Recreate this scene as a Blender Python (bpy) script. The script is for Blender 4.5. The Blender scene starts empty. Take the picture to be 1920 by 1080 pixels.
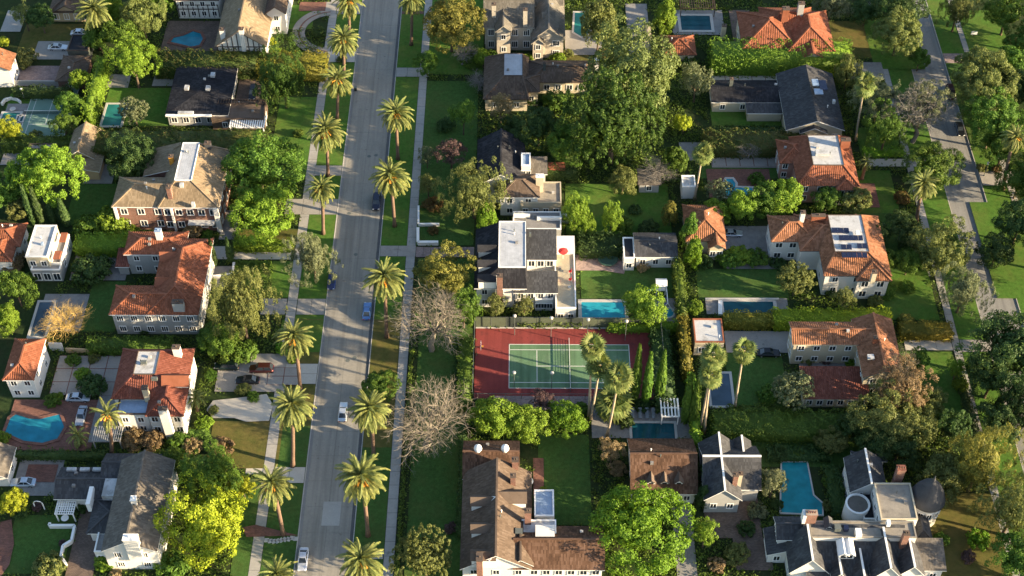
import bpy, bmesh, math, random
import numpy as np
from mathutils import Vector, Matrix
random.seed(7)
SC = bpy.context.scene
COL = SC.collection
# ---------------------------------------------------------------- camera, sky, sun, exposure
CAM_H, PITCH, YAW, FPX = 222.0, math.radians(48.3), math.radians(0.30), 2700.0
cam = bpy.data.cameras.new('camera'); cam_o = bpy.data.objects.new('camera', cam); COL.objects.link(cam_o)
cam_o.location = (0, 0, CAM_H); cam_o.rotation_euler = (math.pi/2 - PITCH, 0, YAW)
cam.sensor_fit = 'HORIZONTAL'; cam.sensor_width = 36; cam.lens = FPX*36/1920; cam.clip_start = 1; cam.clip_end = 6000
SC.camera = cam_o
SUN_EL, SUN_AZ = math.radians(14.5), math.radians(17.0)      # azimuth: degrees from +X towards the viewer (-Y)
sd = Vector((math.cos(SUN_EL)*math.cos(SUN_AZ), -math.cos(SUN_EL)*math.sin(SUN_AZ), math.sin(SUN_EL)))
w = bpy.data.worlds.new('World'); SC.world = w; w.use_nodes = True
nt = w.node_tree; bg = nt.nodes['Background']; sky = nt.nodes.new('ShaderNodeTexSky')
sky.sky_type = 'NISHITA'; sky.sun_disc = False; sky.sun_elevation = SUN_EL
sky.sun_rotation = math.atan2(sd.x, sd.y); sky.air_density = 1.0; sky.dust_density = 1.2; sky.ozone_density = 1.2
nt.links.new(sky.outputs[0], bg.inputs[0]); bg.inputs[1].default_value = 0.092
sun = bpy.data.lights.new('sun', 'SUN'); sun.energy = 5.0; sun.angle = math.radians(0.5); sun.color = (1.0, 0.80, 0.52)
sun_o = bpy.data.objects.new('sun', sun); COL.objects.link(sun_o); sun_o.location = (150, 150, 120)
sun_o.rotation_euler = sd.to_track_quat('Z', 'Y').to_euler()
vs = SC.view_settings; vs.view_transform = 'Standard'; vs.look = 'None'; vs.gamma = 1; vs.use_curve_mapping = False; vs.exposure = 2.0
# ---------------------------------------------------------------- pixel of the photograph (1920 wide) -> point of the place
CP, SP, CY, SY = math.cos(PITCH), math.sin(PITCH), math.cos(YAW), math.sin(YAW)
GZ = 0.10                                                      # level of the gardens above the roadway
def G(px, py, z=GZ):
    a = (px-960)/FPX; b = (540-py)/FPX
    x, y, zz = a, CP + b*SP, -SP + b*CP
    X, Y = x*CY - y*SY, x*SY + y*CY
    t = (CAM_H - z)/(-zz)
    return Vector((X*t, Y*t, z))
def scale_at(py, z=GZ):                                        # pixels per metre across the view
    return 1.0/(G(961, py, z) - G(960, py, z)).length
def height_between(px, py_base, py_top):
    yb = G(px, py_base, 0).y; yt = G(px, py_top, 0).y
    return CAM_H*(1 - yb/yt)
# ---------------------------------------------------------------- tagging
OCC = []                                                       # footprints that bedding plants keep out of
def tag(o, label=None, cat=None, group=None, kind=None):
    if label: o['label'] = label
    if cat: o['category'] = cat
    if group: o['group'] = group
    if kind: o['kind'] = kind
    return o
def empty(name, loc, label=None, cat=None, group=None, rz=0.0):
    o = bpy.data.objects.new(name, None); COL.objects.link(o)
    o.location = loc; o.rotation_euler = (0, 0, rz); o.empty_display_size = 0.5
    return tag(o, label, cat, group)
def link(name, me, parent=None, loc=(0, 0, 0), m=None):
    o = bpy.data.objects.new(name, me); COL.objects.link(o); o.parent = parent; o.location = loc
    if m is not None:
        if not me.materials: me.materials.append(m)
        elif me.materials[0] is not m:
            o.material_slots[0].link = 'OBJECT'; o.material_slots[0].material = m
    return o
# ---------------------------------------------------------------- materials
MATS = {}
def nodes(name):
    m = bpy.data.materials.new(name); m.use_nodes = True; t = m.node_tree
    return m, t, t.nodes['Principled BSDF']
def ramp(t, fac, stops):
    r = t.nodes.new('ShaderNodeValToRGB'); e = r.color_ramp.elements
    e[0].position, e[0].color = stops[0][0], (*stops[0][1], 1)
    e[1].position, e[1].color = stops[-1][0], (*stops[-1][1], 1)
    for p, c in stops[1:-1]:
        k = e.new(p); k.color = (*c, 1)
    t.links.new(fac, r.inputs[0]); return r.outputs[0]
def noise(t, vec, sc, det=4, rough=.6):
    n = t.nodes.new('ShaderNodeTexNoise'); n.inputs['Scale'].default_value = sc; n.inputs['Detail'].default_value = det
    n.inputs['Roughness'].default_value = rough; t.links.new(vec, n.inputs['Vector']); return n.outputs[0]
def mixc(t, a, b, f, mode='MIX'):
    n = t.nodes.new('ShaderNodeMix'); n.data_type = 'RGBA'; n.blend_type = mode
    for s, v in ((n.inputs[6], a), (n.inputs[7], b), (n.inputs[0], f)):
        if isinstance(v, tuple): s.default_value = (*v, 1)
        elif isinstance(v, (int, float)): s.default_value = v
        else: t.links.new(v, s)
    return n.outputs[2]
def mth(t, op, a, b=0.0):
    n = t.nodes.new('ShaderNodeMath'); n.operation = op
    for s, v in ((n.inputs[0], a), (n.inputs[1], b)):
        if isinstance(v, (int, float)): s.default_value = v
        else: t.links.new(v, s)
    return n.outputs[0]
def sc(c, k): return tuple(min(1, x*k) for x in c)
def plain(name, c, var=.25, sc1=.6, sc2=5.0, rough=.8, bump=.15, spec=.3, world=True, stain=None, metal=0, streak=False):
    if name in MATS: return MATS[name]
    m, t, p = nodes(name)
    tc = t.nodes.new('ShaderNodeTexCoord'); ge = t.nodes.new('ShaderNodeNewGeometry')
    v = ge.outputs['Position'] if world else tc.outputs['Object']
    n1 = noise(t, v, sc1, 5, .65); n2 = noise(t, v, sc2, 3, .6)
    f = mth(t, 'ADD', mth(t, 'MULTIPLY', n1, .6), mth(t, 'MULTIPLY', n2, .4))
    c0 = ramp(t, f, [(.3, sc(c, 1-var)), (.5, c), (.72, sc(c, 1+var))])
    if stain:
        n3 = noise(t, v, stain[1], 4, .7)
        k = t.nodes.new('ShaderNodeMapRange'); k.inputs[1].default_value = stain[2]; k.inputs[2].default_value = stain[2]+.12
        t.links.new(n3, k.inputs[0]); c0 = mixc(t, c0, stain[0], k.outputs[0])
    if streak:                                                 # wheel-worn lanes and drips along the roadway
        mp = t.nodes.new('ShaderNodeMapping'); mp.inputs['Scale'].default_value = (1.0, .035, 1); t.links.new(v, mp.inputs[0])
        k = t.nodes.new('ShaderNodeMapRange'); k.inputs[1].default_value = .45; k.inputs[2].default_value = .7; t.links.new(noise(t, mp.outputs[0], .9, 4, .6), k.inputs[0])
        c0 = mixc(t, c0, sc(c, .62), mth(t, 'MULTIPLY', k.outputs[0], .75))
        k2 = t.nodes.new('ShaderNodeMapRange'); k2.inputs[1].default_value = .66; k2.inputs[2].default_value = .72; t.links.new(noise(t, v, 1.1, 3, .5), k2.inputs[0])
        c0 = mixc(t, c0, sc(c, .45), mth(t, 'MULTIPLY', k2.outputs[0], .55))
    t.links.new(c0, p.inputs['Base Color'])
    p.inputs['Roughness'].default_value = rough; p.inputs['Specular IOR Level'].default_value = spec; p.inputs['Metallic'].default_value = metal
    if bump:
        b = t.nodes.new('ShaderNodeBump'); b.inputs['Strength'].default_value = bump; b.inputs['Distance'].default_value = .1
        t.links.new(n2, b.inputs['Height']); t.links.new(b.outputs[0], p.inputs['Normal'])
    MATS[name] = m; return m
def roofing(name, c, kind, var=.35):
    """tile: barrel columns along the slope; shingle: thin courses; both follow the roof's own UV in metres"""
    if name in MATS: return MATS[name]
    m, t, p = nodes(name)
    uv = t.nodes.new('ShaderNodeUVMap'); uv.uv_map = 'UVMap'
    sx = t.nodes.new('ShaderNodeSeparateXYZ'); t.links.new(uv.outputs[0], sx.inputs[0])
    ge = t.nodes.new('ShaderNodeNewGeometry')
    n1 = noise(t, ge.outputs['Position'], .35, 5, .7)
    per_u, per_v = (.42, .5) if kind == 'tile' else (.26, .62)
    iu = mth(t, 'FLOOR', mth(t, 'DIVIDE', sx.outputs[0], per_u)); iv = mth(t, 'FLOOR', mth(t, 'DIVIDE', sx.outputs[1], per_v))
    cb = t.nodes.new('ShaderNodeCombineXYZ'); t.links.new(iu, cb.inputs[0]); t.links.new(iv, cb.inputs[1])
    wn = t.nodes.new('ShaderNodeTexWhiteNoise'); wn.noise_dimensions = '2D'; t.links.new(cb.outputs[0], wn.inputs[0])
    f = mth(t, 'ADD', mth(t, 'MULTIPLY', n1, .7), mth(t, 'MULTIPLY', wn.outputs[0], .30))
    c1 = ramp(t, f, [(.22, sc(c, 1-var)), (.5, c), (.8, tuple(min(1, x*(1+var)+.02) for x in c))])
    n3 = noise(t, ge.outputs['Position'], .9, 4, .75)
    k = t.nodes.new('ShaderNodeMapRange'); k.inputs[1].default_value = .60; k.inputs[2].default_value = .78; t.links.new(n3, k.inputs[0])
    c1 = mixc(t, c1, sc(c, .45), mth(t, 'MULTIPLY', k.outputs[0], .6))
    t.links.new(c1, p.inputs['Base Color'])
    p.inputs['Roughness'].default_value = .85; p.inputs['Specular IOR Level'].default_value = .15
    if kind == 'tile':
        hu = mth(t, 'ABSOLUTE', mth(t, 'SINE', mth(t, 'MULTIPLY', sx.outputs[0], math.pi/per_u)))
        hv = mth(t, 'FRACT', mth(t, 'DIVIDE', sx.outputs[1], per_v))
        h = mth(t, 'SUBTRACT', hu, mth(t, 'MULTIPLY', hv, .35)); st, di = .75, .11
    else:
        hv = mth(t, 'FRACT', mth(t, 'DIVIDE', sx.outputs[1], per_v))
        h = mth(t, 'ADD', mth(t, 'MULTIPLY', hv, -.6), mth(t, 'MULTIPLY', wn.outputs[0], .5)); st, di = .45, .05
    b = t.nodes.new('ShaderNodeBump'); b.inputs['Strength'].default_value = st; b.inputs['Distance'].default_value = di
    t.links.new(h, b.inputs['Height']); t.links.new(b.outputs[0], p.inputs['Normal'])
    MATS[name] = m; return m
def leafmat(name, c, c2=None, transl=.3):
    """leaf colour varies leaf by leaf and clump by clump; no shading is painted in"""
    if name in MATS: return MATS[name]
    m, t, p = nodes(name)
    c2 = c2 or (c[0]*1.5, c[1]*1.3, c[2]*.9)
    ge = t.nodes.new('ShaderNodeNewGeometry'); oi = t.nodes.new('ShaderNodeObjectInfo')
    n1 = noise(t, ge.outputs['Position'], .45, 3, .6)
    f = mth(t, 'ADD', mth(t, 'MULTIPLY', ge.outputs['Random Per Island'], .5), mth(t, 'MULTIPLY', n1, .5))
    c1 = ramp(t, f, [(.15, sc(c, .62)), (.5, c), (.85, c2)])
    hs = t.nodes.new('ShaderNodeHueSaturation'); t.links.new(c1, hs.inputs['Color'])
    t.links.new(mth(t, 'ADD', .488, mth(t, 'MULTIPLY', oi.outputs['Random'], .024)), hs.inputs['Hue'])
    t.links.new(mth(t, 'ADD', .85, mth(t, 'MULTIPLY', oi.outputs['Random'], .3)), hs.inputs['Value'])
    col = hs.outputs[0]
    t.links.new(col, p.inputs['Base Color']); p.inputs['Roughness'].default_value = .6; p.inputs['Specular IOR Level'].default_value = .2
    tr = t.nodes.new('ShaderNodeBsdfTranslucent'); t.links.new(mixc(t, col, (1.0, .95, .35), .45, 'MULTIPLY'), tr.inputs[0])
    mx = t.nodes.new('ShaderNodeMixShader'); mx.inputs[0].default_value = transl
    t.links.new(p.outputs[0], mx.inputs[1]); t.links.new(tr.outputs[0], mx.inputs[2])
    t.links.new(mx.outputs[0], t.nodes['Material Output'].inputs[0])
    MATS[name] = m; return m
def grassmat(name, c, dry, dryamt=.55):
    if name in MATS: return MATS[name]
    m, t, p = nodes(name); ge = t.nodes.new('ShaderNodeNewGeometry'); v = ge.outputs['Position']
    n1 = noise(t, v, .12, 4, .6); n2 = noise(t, v, 1.3, 4, .7); n3 = noise(t, v, 9, 2, .6)
    c1 = ramp(t, mth(t, 'ADD', mth(t, 'MULTIPLY', n2, .5), mth(t, 'MULTIPLY', n3, .5)), [(.3, sc(c, .5)), (.5, c), (.7, sc(c, 1.5))])
    n1 = mth(t, 'ADD', mth(t, 'MULTIPLY', n1, .6), mth(t, 'MULTIPLY', noise(t, v, .55, 3, .6), .4))
    k = t.nodes.new('ShaderNodeMapRange'); k.inputs[1].default_value = dryamt-.06; k.inputs[2].default_value = dryamt+.2; t.links.new(n1, k.inputs[0])
    c1 = mixc(t, c1, dry, mth(t, 'MULTIPLY', k.outputs[0], mth(t, 'ADD', .35, mth(t, 'MULTIPLY', n2, .8))))
    t.links.new(c1, p.inputs['Base Color']); p.inputs['Roughness'].default_value = .95; p.inputs['Specular IOR Level'].default_value = .05
    b = t.nodes.new('ShaderNodeBump'); b.inputs['Strength'].default_value = .6; b.inputs['Distance'].default_value = .08
    t.links.new(n3, b.inputs['Height']); t.links.new(b.outputs[0], p.inputs['Normal'])
    MATS[name] = m; return m
def watermat(name, c):
    if name in MATS: return MATS[name]
    m, t, p = nodes(name); ge = t.nodes.new('ShaderNodeNewGeometry'); v = ge.outputs['Position']
    n1 = noise(t, v, .5, 3, .5); n2 = noise(t, v, 1.8, 3, .6)
    t.links.new(ramp(t, n1, [(.3, sc(c, .8)), (.7, sc(c, 1.2))]), p.inputs['Base Color'])
    p.inputs['Roughness'].default_value = .06; p.inputs['IOR'].default_value = 1.33
    b = t.nodes.new('ShaderNodeBump'); b.inputs['Strength'].default_value = .12; b.inputs['Distance'].default_value = .1
    t.links.new(n2, b.inputs['Height']); t.links.new(b.outputs[0], p.inputs['Normal'])
    MATS[name] = m; return m
def metalmat(name, c, rough=.3, metal=.6, coat=.5):
    if name in MATS: return MATS[name]
    m, t, p = nodes(name); p.inputs['Base Color'].default_value = (*c, 1); p.inputs['Roughness'].default_value = rough
    p.inputs['Metallic'].default_value = metal; p.inputs['Coat Weight'].default_value = coat
    ge = t.nodes.new('ShaderNodeNewGeometry'); n = noise(t, ge.outputs['Position'], 3, 3, .6)
    t.links.new(ramp(t, n, [(.3, sc(c, .85)), (.7, sc(c, 1.12))]), p.inputs['Base Color'])
    MATS[name] = m; return m
def ribbed(name, c, per=.45):
    """standing seam metal: pale sheet with raised seams"""
    if name in MATS: return MATS[name]
    m, t, p = nodes(name); ge = t.nodes.new('ShaderNodeNewGeometry'); s = t.nodes.new('ShaderNodeSeparateXYZ'); t.links.new(ge.outputs['Position'], s.inputs[0])
    n1 = noise(t, ge.outputs['Position'], .7, 4, .7)
    fr = mth(t, 'FRACT', mth(t, 'DIVIDE', s.outputs[0], per)); seam = mth(t, 'GREATER_THAN', fr, .86)
    c0 = ramp(t, n1, [(.3, sc(c, .75)), (.7, sc(c, 1.1))]); t.links.new(c0, p.inputs['Base Color'])
    p.inputs['Roughness'].default_value = .45
    b = t.nodes.new('ShaderNodeBump'); b.inputs['Distance'].default_value = .06; b.inputs['Strength'].default_value = .8
    t.links.new(seam, b.inputs['Height']); t.links.new(b.outputs[0], p.inputs['Normal'])
    MATS[name] = m; return m
def brickmat(name, c):
    if name in MATS: return MATS[name]
    m, t, p = nodes(name); ge = t.nodes.new('ShaderNodeNewGeometry'); s = t.nodes.new('ShaderNodeSeparateXYZ'); t.links.new(ge.outputs['Position'], s.inputs[0])
    cb = t.nodes.new('ShaderNodeCombineXYZ'); t.links.new(mth(t, 'ADD', s.outputs[0], s.outputs[1]), cb.inputs[0]); t.links.new(s.outputs[2], cb.inputs[1])
    bt = t.nodes.new('ShaderNodeTexBrick'); t.links.new(cb.outputs[0], bt.inputs[0])
    bt.inputs['Color1'].default_value = (*sc(c, .8), 1); bt.inputs['Color2'].default_value = (*sc(c, 1.25), 1); bt.inputs['Mortar'].default_value = (.35, .28, .22, 1)
    bt.inputs['Scale'].default_value = 1; bt.inputs['Brick Width'].default_value = .24; bt.inputs['Row Height'].default_value = .08; bt.inputs['Mortar Size'].default_value = .01
    n = noise(t, ge.outputs['Position'], .8, 4, .7)
    t.links.new(mixc(t, bt.outputs[0], ramp(t, n, [(.3, (.6, .6, .6)), (.7, (1, 1, 1))]), 1.0, 'MULTIPLY'), p.inputs['Base Color']); p.inputs['Roughness'].default_value = .9
    MATS[name] = m; return m
def pavermat(name, c):
    if name in MATS: return MATS[name]
    m, t, p = nodes(name); ge = t.nodes.new('ShaderNodeNewGeometry')
    bt = t.nodes.new('ShaderNodeTexBrick'); t.links.new(ge.outputs['Position'], bt.inputs[0])
    bt.inputs['Color1'].default_value = (*sc(c, .8), 1); bt.inputs['Color2'].default_value = (*sc(c, 1.25), 1); bt.inputs['Mortar'].default_value = (*sc(c, .5), 1)
    bt.inputs['Scale'].default_value = 1; bt.inputs['Brick Width'].default_value = .4; bt.inputs['Row Height'].default_value = .2; bt.inputs['Mortar Size'].default_value = .012
    n = noise(t, ge.outputs['Position'], .4, 4, .7)
    t.links.new(mixc(t, bt.outputs[0], ramp(t, n, [(.3, (.6, .6, .6)), (.7, (1, 1, 1))]), 1.0, 'MULTIPLY'), p.inputs['Base Color']); p.inputs['Roughness'].default_value = .9
    MATS[name] = m; return m
# setting
M_ground = grassmat('garden_soil', (.028, .045, .016), (.05, .042, .022), .52)
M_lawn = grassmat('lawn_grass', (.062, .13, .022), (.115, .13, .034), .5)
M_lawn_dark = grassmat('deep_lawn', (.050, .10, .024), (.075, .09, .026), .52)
M_lawn_dry = grassmat('dry_lawn', (.075, .085, .022), (.15, .11, .04), .42)
M_road = plain('street_concrete', (.255, .236, .202), .2, .12, 2.2, .9, .12, .2, stain=((.20, .19, .175), .22, .6), streak=True)
M_road2 = plain('street_asphalt', (.215, .21, .198), .2, .15, 2.5, .9, .12, .2, stain=((.13, .128, .12), .3, .6), streak=True)
M_patch = plain('patch_concrete', (.32, .31, .285), .15, .3, 3, .9, .1, .2)
M_walk = plain('walk_concrete', (.30, .285, .26), .2, .3, 3, .9, .1, .2, stain=((.17, .16, .14), .5, .62))
M_kerb = plain('kerb_concrete', (.36, .34, .31), .2, .4, 3, .9, .1, .2)
M_gutter2 = plain('asphalt_gutter', (.085, .085, .085), .3)
M_gutter = plain('gutter_tar', (.05, .05, .05), .3)
M_drive = plain('drive_concrete', (.27, .25, .225), .2, .35, 3, .9, .1, .2, stain=((.16, .15, .13), .45, .62))
M_drive_pale = plain('pale_drive', (.42, .39, .34), .15, .35, 3, .9, .1, .2)
M_stone = plain('grey_stone_paving', (.21, .20, .19), .3, .9, 4, .9, .25, .2)
M_brickpave = pavermat('brick_paving', (.19, .085, .06)); M_brownpave = pavermat('brown_paving', (.15, .105, .08)); M_pinkpave = pavermat('pink_paving', (.3, .22, .2))
M_joint = plain('joint_brick', (.14, .05, .035), .3)
M_gravel = plain('roof_gravel', (.24, .215, .18), .3, .8, 9, .95, .3, .1, stain=((.12, .11, .1), .35, .58))
M_coping = plain('pool_coping', (.42, .40, .37), .12, .8, 4)
M_bark = plain('bark', (.11, .08, .055), .35, 1.5, 9, .95, .4, .1, world=False)
M_palebark = plain('pale_bark', (.34, .27, .19), .3, 1.2, 7, .95, .3, .1, world=False)
M_palmbark = plain('palm_bark', (.16, .105, .075), .35, 2.0, 9, .95, .5, .1, world=False)
# building
M_red = roofing('red_clay_tile', (.215, .074, .038), 'tile'); M_red2 = roofing('deep_red_tile', (.16, .052, .034), 'tile')
M_tanred = roofing('weathered_tile', (.225, .098, .05), 'tile', .5)
M_brown = roofing('brown_shingle', (.098, .069, .05), 'shingle'); M_tan = roofing('tan_shingle', (.20, .148, .092), 'shingle')
M_cedar = roofing('cedar_shake', (.092, .05, .031), 'shingle', .6)  # the cedar's own brown, same on every slope
M_grey = roofing('grey_shingle', (.115, .10, .084), 'shingle'); M_slate = roofing('slate', (.05, .05, .053), 'shingle')
M_black = roofing('black_shingle', (.018, .018, .022), 'shingle'); M_greyslate = roofing('stone_slate', (.125, .112, .092), 'shingle')
M_deck = plain('white_roof_coating', (.43, .43, .43), .2, .5, 3, .6, .05, .3, stain=((.27, .265, .255), .4, .52))
M_metal = ribbed('seamed_white_metal', (.40, .41, .43)); M_bluemetal = ribbed('seamed_blue_metal', (.24, .32, .44), .6)
M_white = plain('white_stucco', (.62, .60, .56), .06, .5, 4, .85, .05, .2); M_cream = plain('cream_stucco', (.46, .40, .29), .1, .5, 4, .85, .05, .2)
M_greywall = plain('grey_stucco', (.32, .315, .30), .1, .5, 4, .85, .05, .2); M_beige = plain('beige_stone', (.42, .37, .30), .2, .9, 4, .9, .2, .2)
M_tanwall = plain('tan_stucco', (.45, .33, .2), .1, .5, 4, .85, .05, .2); M_pinkwall = plain('pink_stucco', (.42, .24, .2), .1, .5, 4, .85, .05, .2)
M_brick = brickmat('red_brick', (.19, .055, .032)); M_darkwall = plain('dark_wall', (.08, .09, .08), .2)
M_trim = plain('white_trim', (.78, .76, .72), .05, .8, 5, .6, 0, .3); M_timber = plain('dark_timber', (.045, .032, .025), .3)
M_fascia_d = plain('dark_fascia', (.09, .065, .05), .2)
M_glass = metalmat('window_glass', (.025, .032, .04), .08, 0, .3); M_solar = metalmat('solar_panel', (.015, .02, .05), .15, .3, .6)
M_iron = plain('grey_iron', (.10, .11, .10), .2, 2, 8, .5, 0, .4); M_orange_fruit = plain('orange_fruit', (.62, .27, .035), .3, 2, 9)
M_deadfrond = plain('dead_frond', (.24, .16, .085), .3, 2, 9)
# foliage
L = {k: leafmat('leaf_'+k, *v) for k, v in {
 'mid': ((.082, .155, .02), (.14, .215, .03)), 'bright': ((.15, .245, .022), (.245, .335, .035)), 'yellow': ((.27, .335, .022), (.42, .45, .032)),
 'olive': ((.14, .165, .045), (.21, .225, .065)), 'dark': ((.048, .090, .024), (.088, .135, .032)), 'grey': ((.15, .175, .085), (.22, .24, .12)),
 'gold': ((.165, .165, .034), (.27, .235, .048)), 'brown': ((.17, .115, .06), (.26, .18, .09)), 'vivid': ((.115, .23, .016), (.18, .32, .022)),
 'deep': ((.048, .105, .016), (.09, .155, .022)), 'palm': ((.155, .18, .05), (.30, .30, .085)), 'fan': ((.115, .155, .04), (.21, .23, .065)),
 'sage': ((.13, .175, .05), (.21, .25, .085)), 'plum': ((.10, .06, .06), (.15, .09, .08)), 'rust': ((.14, .085, .03), (.12, .13, .03)), 'wheat': ((.27, .20, .10), (.36, .27, .14)),
 'hedgetall': ((.10, .185, .018), (.18, .26, .028)), 'hedge': ((.085, .14, .02), (.14, .195, .028)), 'hedgerust': ((.065, .095, .02), (.15, .10, .035)), 'hedgegold': ((.17, .16, .022), (.28, .22, .035))}.items()}
# ================================================================ mesh helpers
def mesh_np(name, v, f, m=None, smooth=False):
    me = bpy.data.meshes.new(name); v = np.asarray(v, dtype=np.float32); f = np.asarray(f, dtype=np.int32)
    k = f.shape[1]
    me.vertices.add(len(v)); me.vertices.foreach_set('co', v.ravel())
    me.loops.add(f.size); me.loops.foreach_set('vertex_index', f.ravel())
    me.polygons.add(len(f)); me.polygons.foreach_set('loop_start', np.arange(0, f.size, k, dtype=np.int32))
    me.update(calc_edges=True); me.validate()
    if smooth: me.polygons.foreach_set('use_smooth', np.ones(len(f), dtype=bool))
    if m: me.materials.append(m)
    return me
class MB:
    """collects boxes, tubes and polygons, then links them as ONE mesh object"""
    def __init__(s): s.v = []; s.f = []; s.mi = []; s.m = 0
    def add(s, vs_, fs):
        o = len(s.v); s.v += [tuple(p) for p in vs_]; s.f += [tuple(o+i for i in f) for f in fs]; s.mi += [s.m]*len(fs); return s
    def box(s, x0, x1, y0, y1, z0, z1):
        return s.add([(x0,y0,z0),(x1,y0,z0),(x1,y1,z0),(x0,y1,z0),(x0,y0,z1),(x1,y0,z1),(x1,y1,z1),(x0,y1,z1)],
              [(3,2,1,0),(4,5,6,7),(0,1,5,4),(1,2,6,5),(2,3,7,6),(3,0,4,7)])
    def bar(s, a, b, wd, h=None, up=(0,0,1)):
        a = Vector(a); b = Vector(b); d = (b-a).normalized(); u = Vector(up)
        if abs(d.dot(u)) > .98: u = Vector((1,0,0))
        sd_ = d.cross(u).normalized()*wd/2; up_ = sd_.cross(d).normalized()*(h or wd)/2
        q = [-sd_-up_, sd_-up_, sd_+up_, -sd_+up_]
        return s.add([a+k for k in q]+[b+k for k in q], [(3,2,1,0),(4,5,6,7),(0,1,5,4),(1,2,6,5),(2,3,7,6),(3,0,4,7)])
    def tube(s, pts, rad, n=6, cap=True):
        pts = [Vector(p) for p in pts]; rings = []
        for i, p in enumerate(pts):
            d = (pts[min(i+1, len(pts)-1)]-pts[max(i-1, 0)]).normalized()
            a = d.orthogonal().normalized() if abs(d.z) < .9 else Vector((1,0,0)); a = (a - d*a.dot(d)).normalized(); b = d.cross(a)
            rings.append([p+(a*math.cos(t)+b*math.sin(t))*rad[i] for t in [2*math.pi*k/n for k in range(n)]])
        vs_ = [q for r in rings for q in r]; fs = []
        for i in range(len(pts)-1):
            for k in range(n):
                fs.append((i*n+k, i*n+(k+1)%n, (i+1)*n+(k+1)%n, (i+1)*n+k))
        if cap: fs += [tuple(range(n))[::-1], tuple((len(pts)-1)*n+k for k in range(n))]
        return s.add(vs_, fs)
    def lathe(s, prof, c=(0,0,0), n=14, sx=1.0, sy=1.0):
        vs_ = [(c[0]+r*sx*math.cos(2*math.pi*k/n), c[1]+r*sy*math.sin(2*math.pi*k/n), c[2]+z) for r, z in prof for k in range(n)]
        fs = [(i*n+k, i*n+(k+1)%n, (i+1)*n+(k+1)%n, (i+1)*n+k) for i in range(len(prof)-1) for k in range(n)]
        fs += [tuple(range(n))[::-1], tuple((len(prof)-1)*n+k for k in range(n))]
        return s.add(vs_, fs)
    def mesh(s, name, mats, smooth=False, bevel=0):
        me = bpy.data.meshes.new(name); me.from_pydata(s.v, [], s.f)
        for m in (mats if isinstance(mats, (list, tuple)) else [mats]): me.materials.append(m)
        me.polygons.foreach_set('material_index', s.mi)
        if bevel:
            bm = bmesh.new(); bm.from_mesh(me); bmesh.ops.remove_doubles(bm, verts=bm.verts, dist=1e-4)
            bmesh.ops.bevel(bm, geom=bm.edges[:], offset=bevel, segments=1, affect='EDGES'); bm.to_mesh(me); bm.free()
        if smooth: me.polygons.foreach_set('use_smooth', [True]*len(me.polygons))
        me.update(); return me
    def build(s, name, mats, parent=None, loc=(0,0,0), **k):
        return link(name, s.mesh(name, mats, **k), parent, loc)
# ---------------------------------------------------------------- ground sheets
_zs = [0]
def next_z():
    _zs[0] += 1; return GZ + .004 + .0022*_zs[0]
def sheet_w(name, pts, m, z=None, keep=True, kind='structure'):
    z = next_z() if z is None else z
    a = sum(pts[i][0]*pts[(i+1) % len(pts)][1]-pts[(i+1) % len(pts)][0]*pts[i][1] for i in range(len(pts)))
    if a < 0: pts = pts[::-1]
    me = bpy.data.meshes.new(name); me.from_pydata([(p[0], p[1], z) for p in pts], [], [tuple(range(len(pts)))]); me.materials.append(m)
    o = link(name, me); o['kind'] = kind
    if keep:
        xs = [p[0] for p in pts]; ys = [p[1] for p in pts]; OCC.append((min(xs), max(xs), min(ys), max(ys)))
    return o
def poly(name, px, m, **k): return sheet_w(name, [tuple(G(*p))[:2] for p in px], m, **k)
def rect_px(pl, pr, pf, pb, z=GZ):
    a = G(pl, pf, z); b = G(pr, pf, z); c = G((pl+pr)/2, pb, z); return a.x, b.x, a.y, c.y
def rect(name, pl, pr, pf, pb, m, **k):
    x0, x1, y0, y1 = rect_px(pl, pr, pf, pb); return sheet_w(name, [(x0,y0),(x1,y0),(x1,y1),(x0,y1)], m, **k)
_slab = {}
def slabs(name, x0, x1, y0, y1, nx, ny, m, z, gap=.05, parent=None, base=None, th=.05, piece='slab'):
    """paving of separate slabs over a darker bed that shows in the joints"""
    root = parent or sheet_w(name, [(x0,y0),(x1,y0),(x1,y1),(x0,y1)], base or M_joint, z=z-.01)
    wx, wy = (x1-x0)/nx, (y1-y0)/ny; key = (round(wx, 3), round(wy, 3), m.name, gap)
    if key not in _slab: _slab[key] = MB().box(-wx/2+gap/2, wx/2-gap/2, -wy/2+gap/2, wy/2-gap/2, -th, 0).mesh(piece, m)
    for i in range(nx):
        for j in range(ny):
            link(piece, _slab[key], root, (x0+wx*(i+.5), y0+wy*(j+.5), z+.0025*((i*7+j*3) % 3)))
    return root
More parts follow.
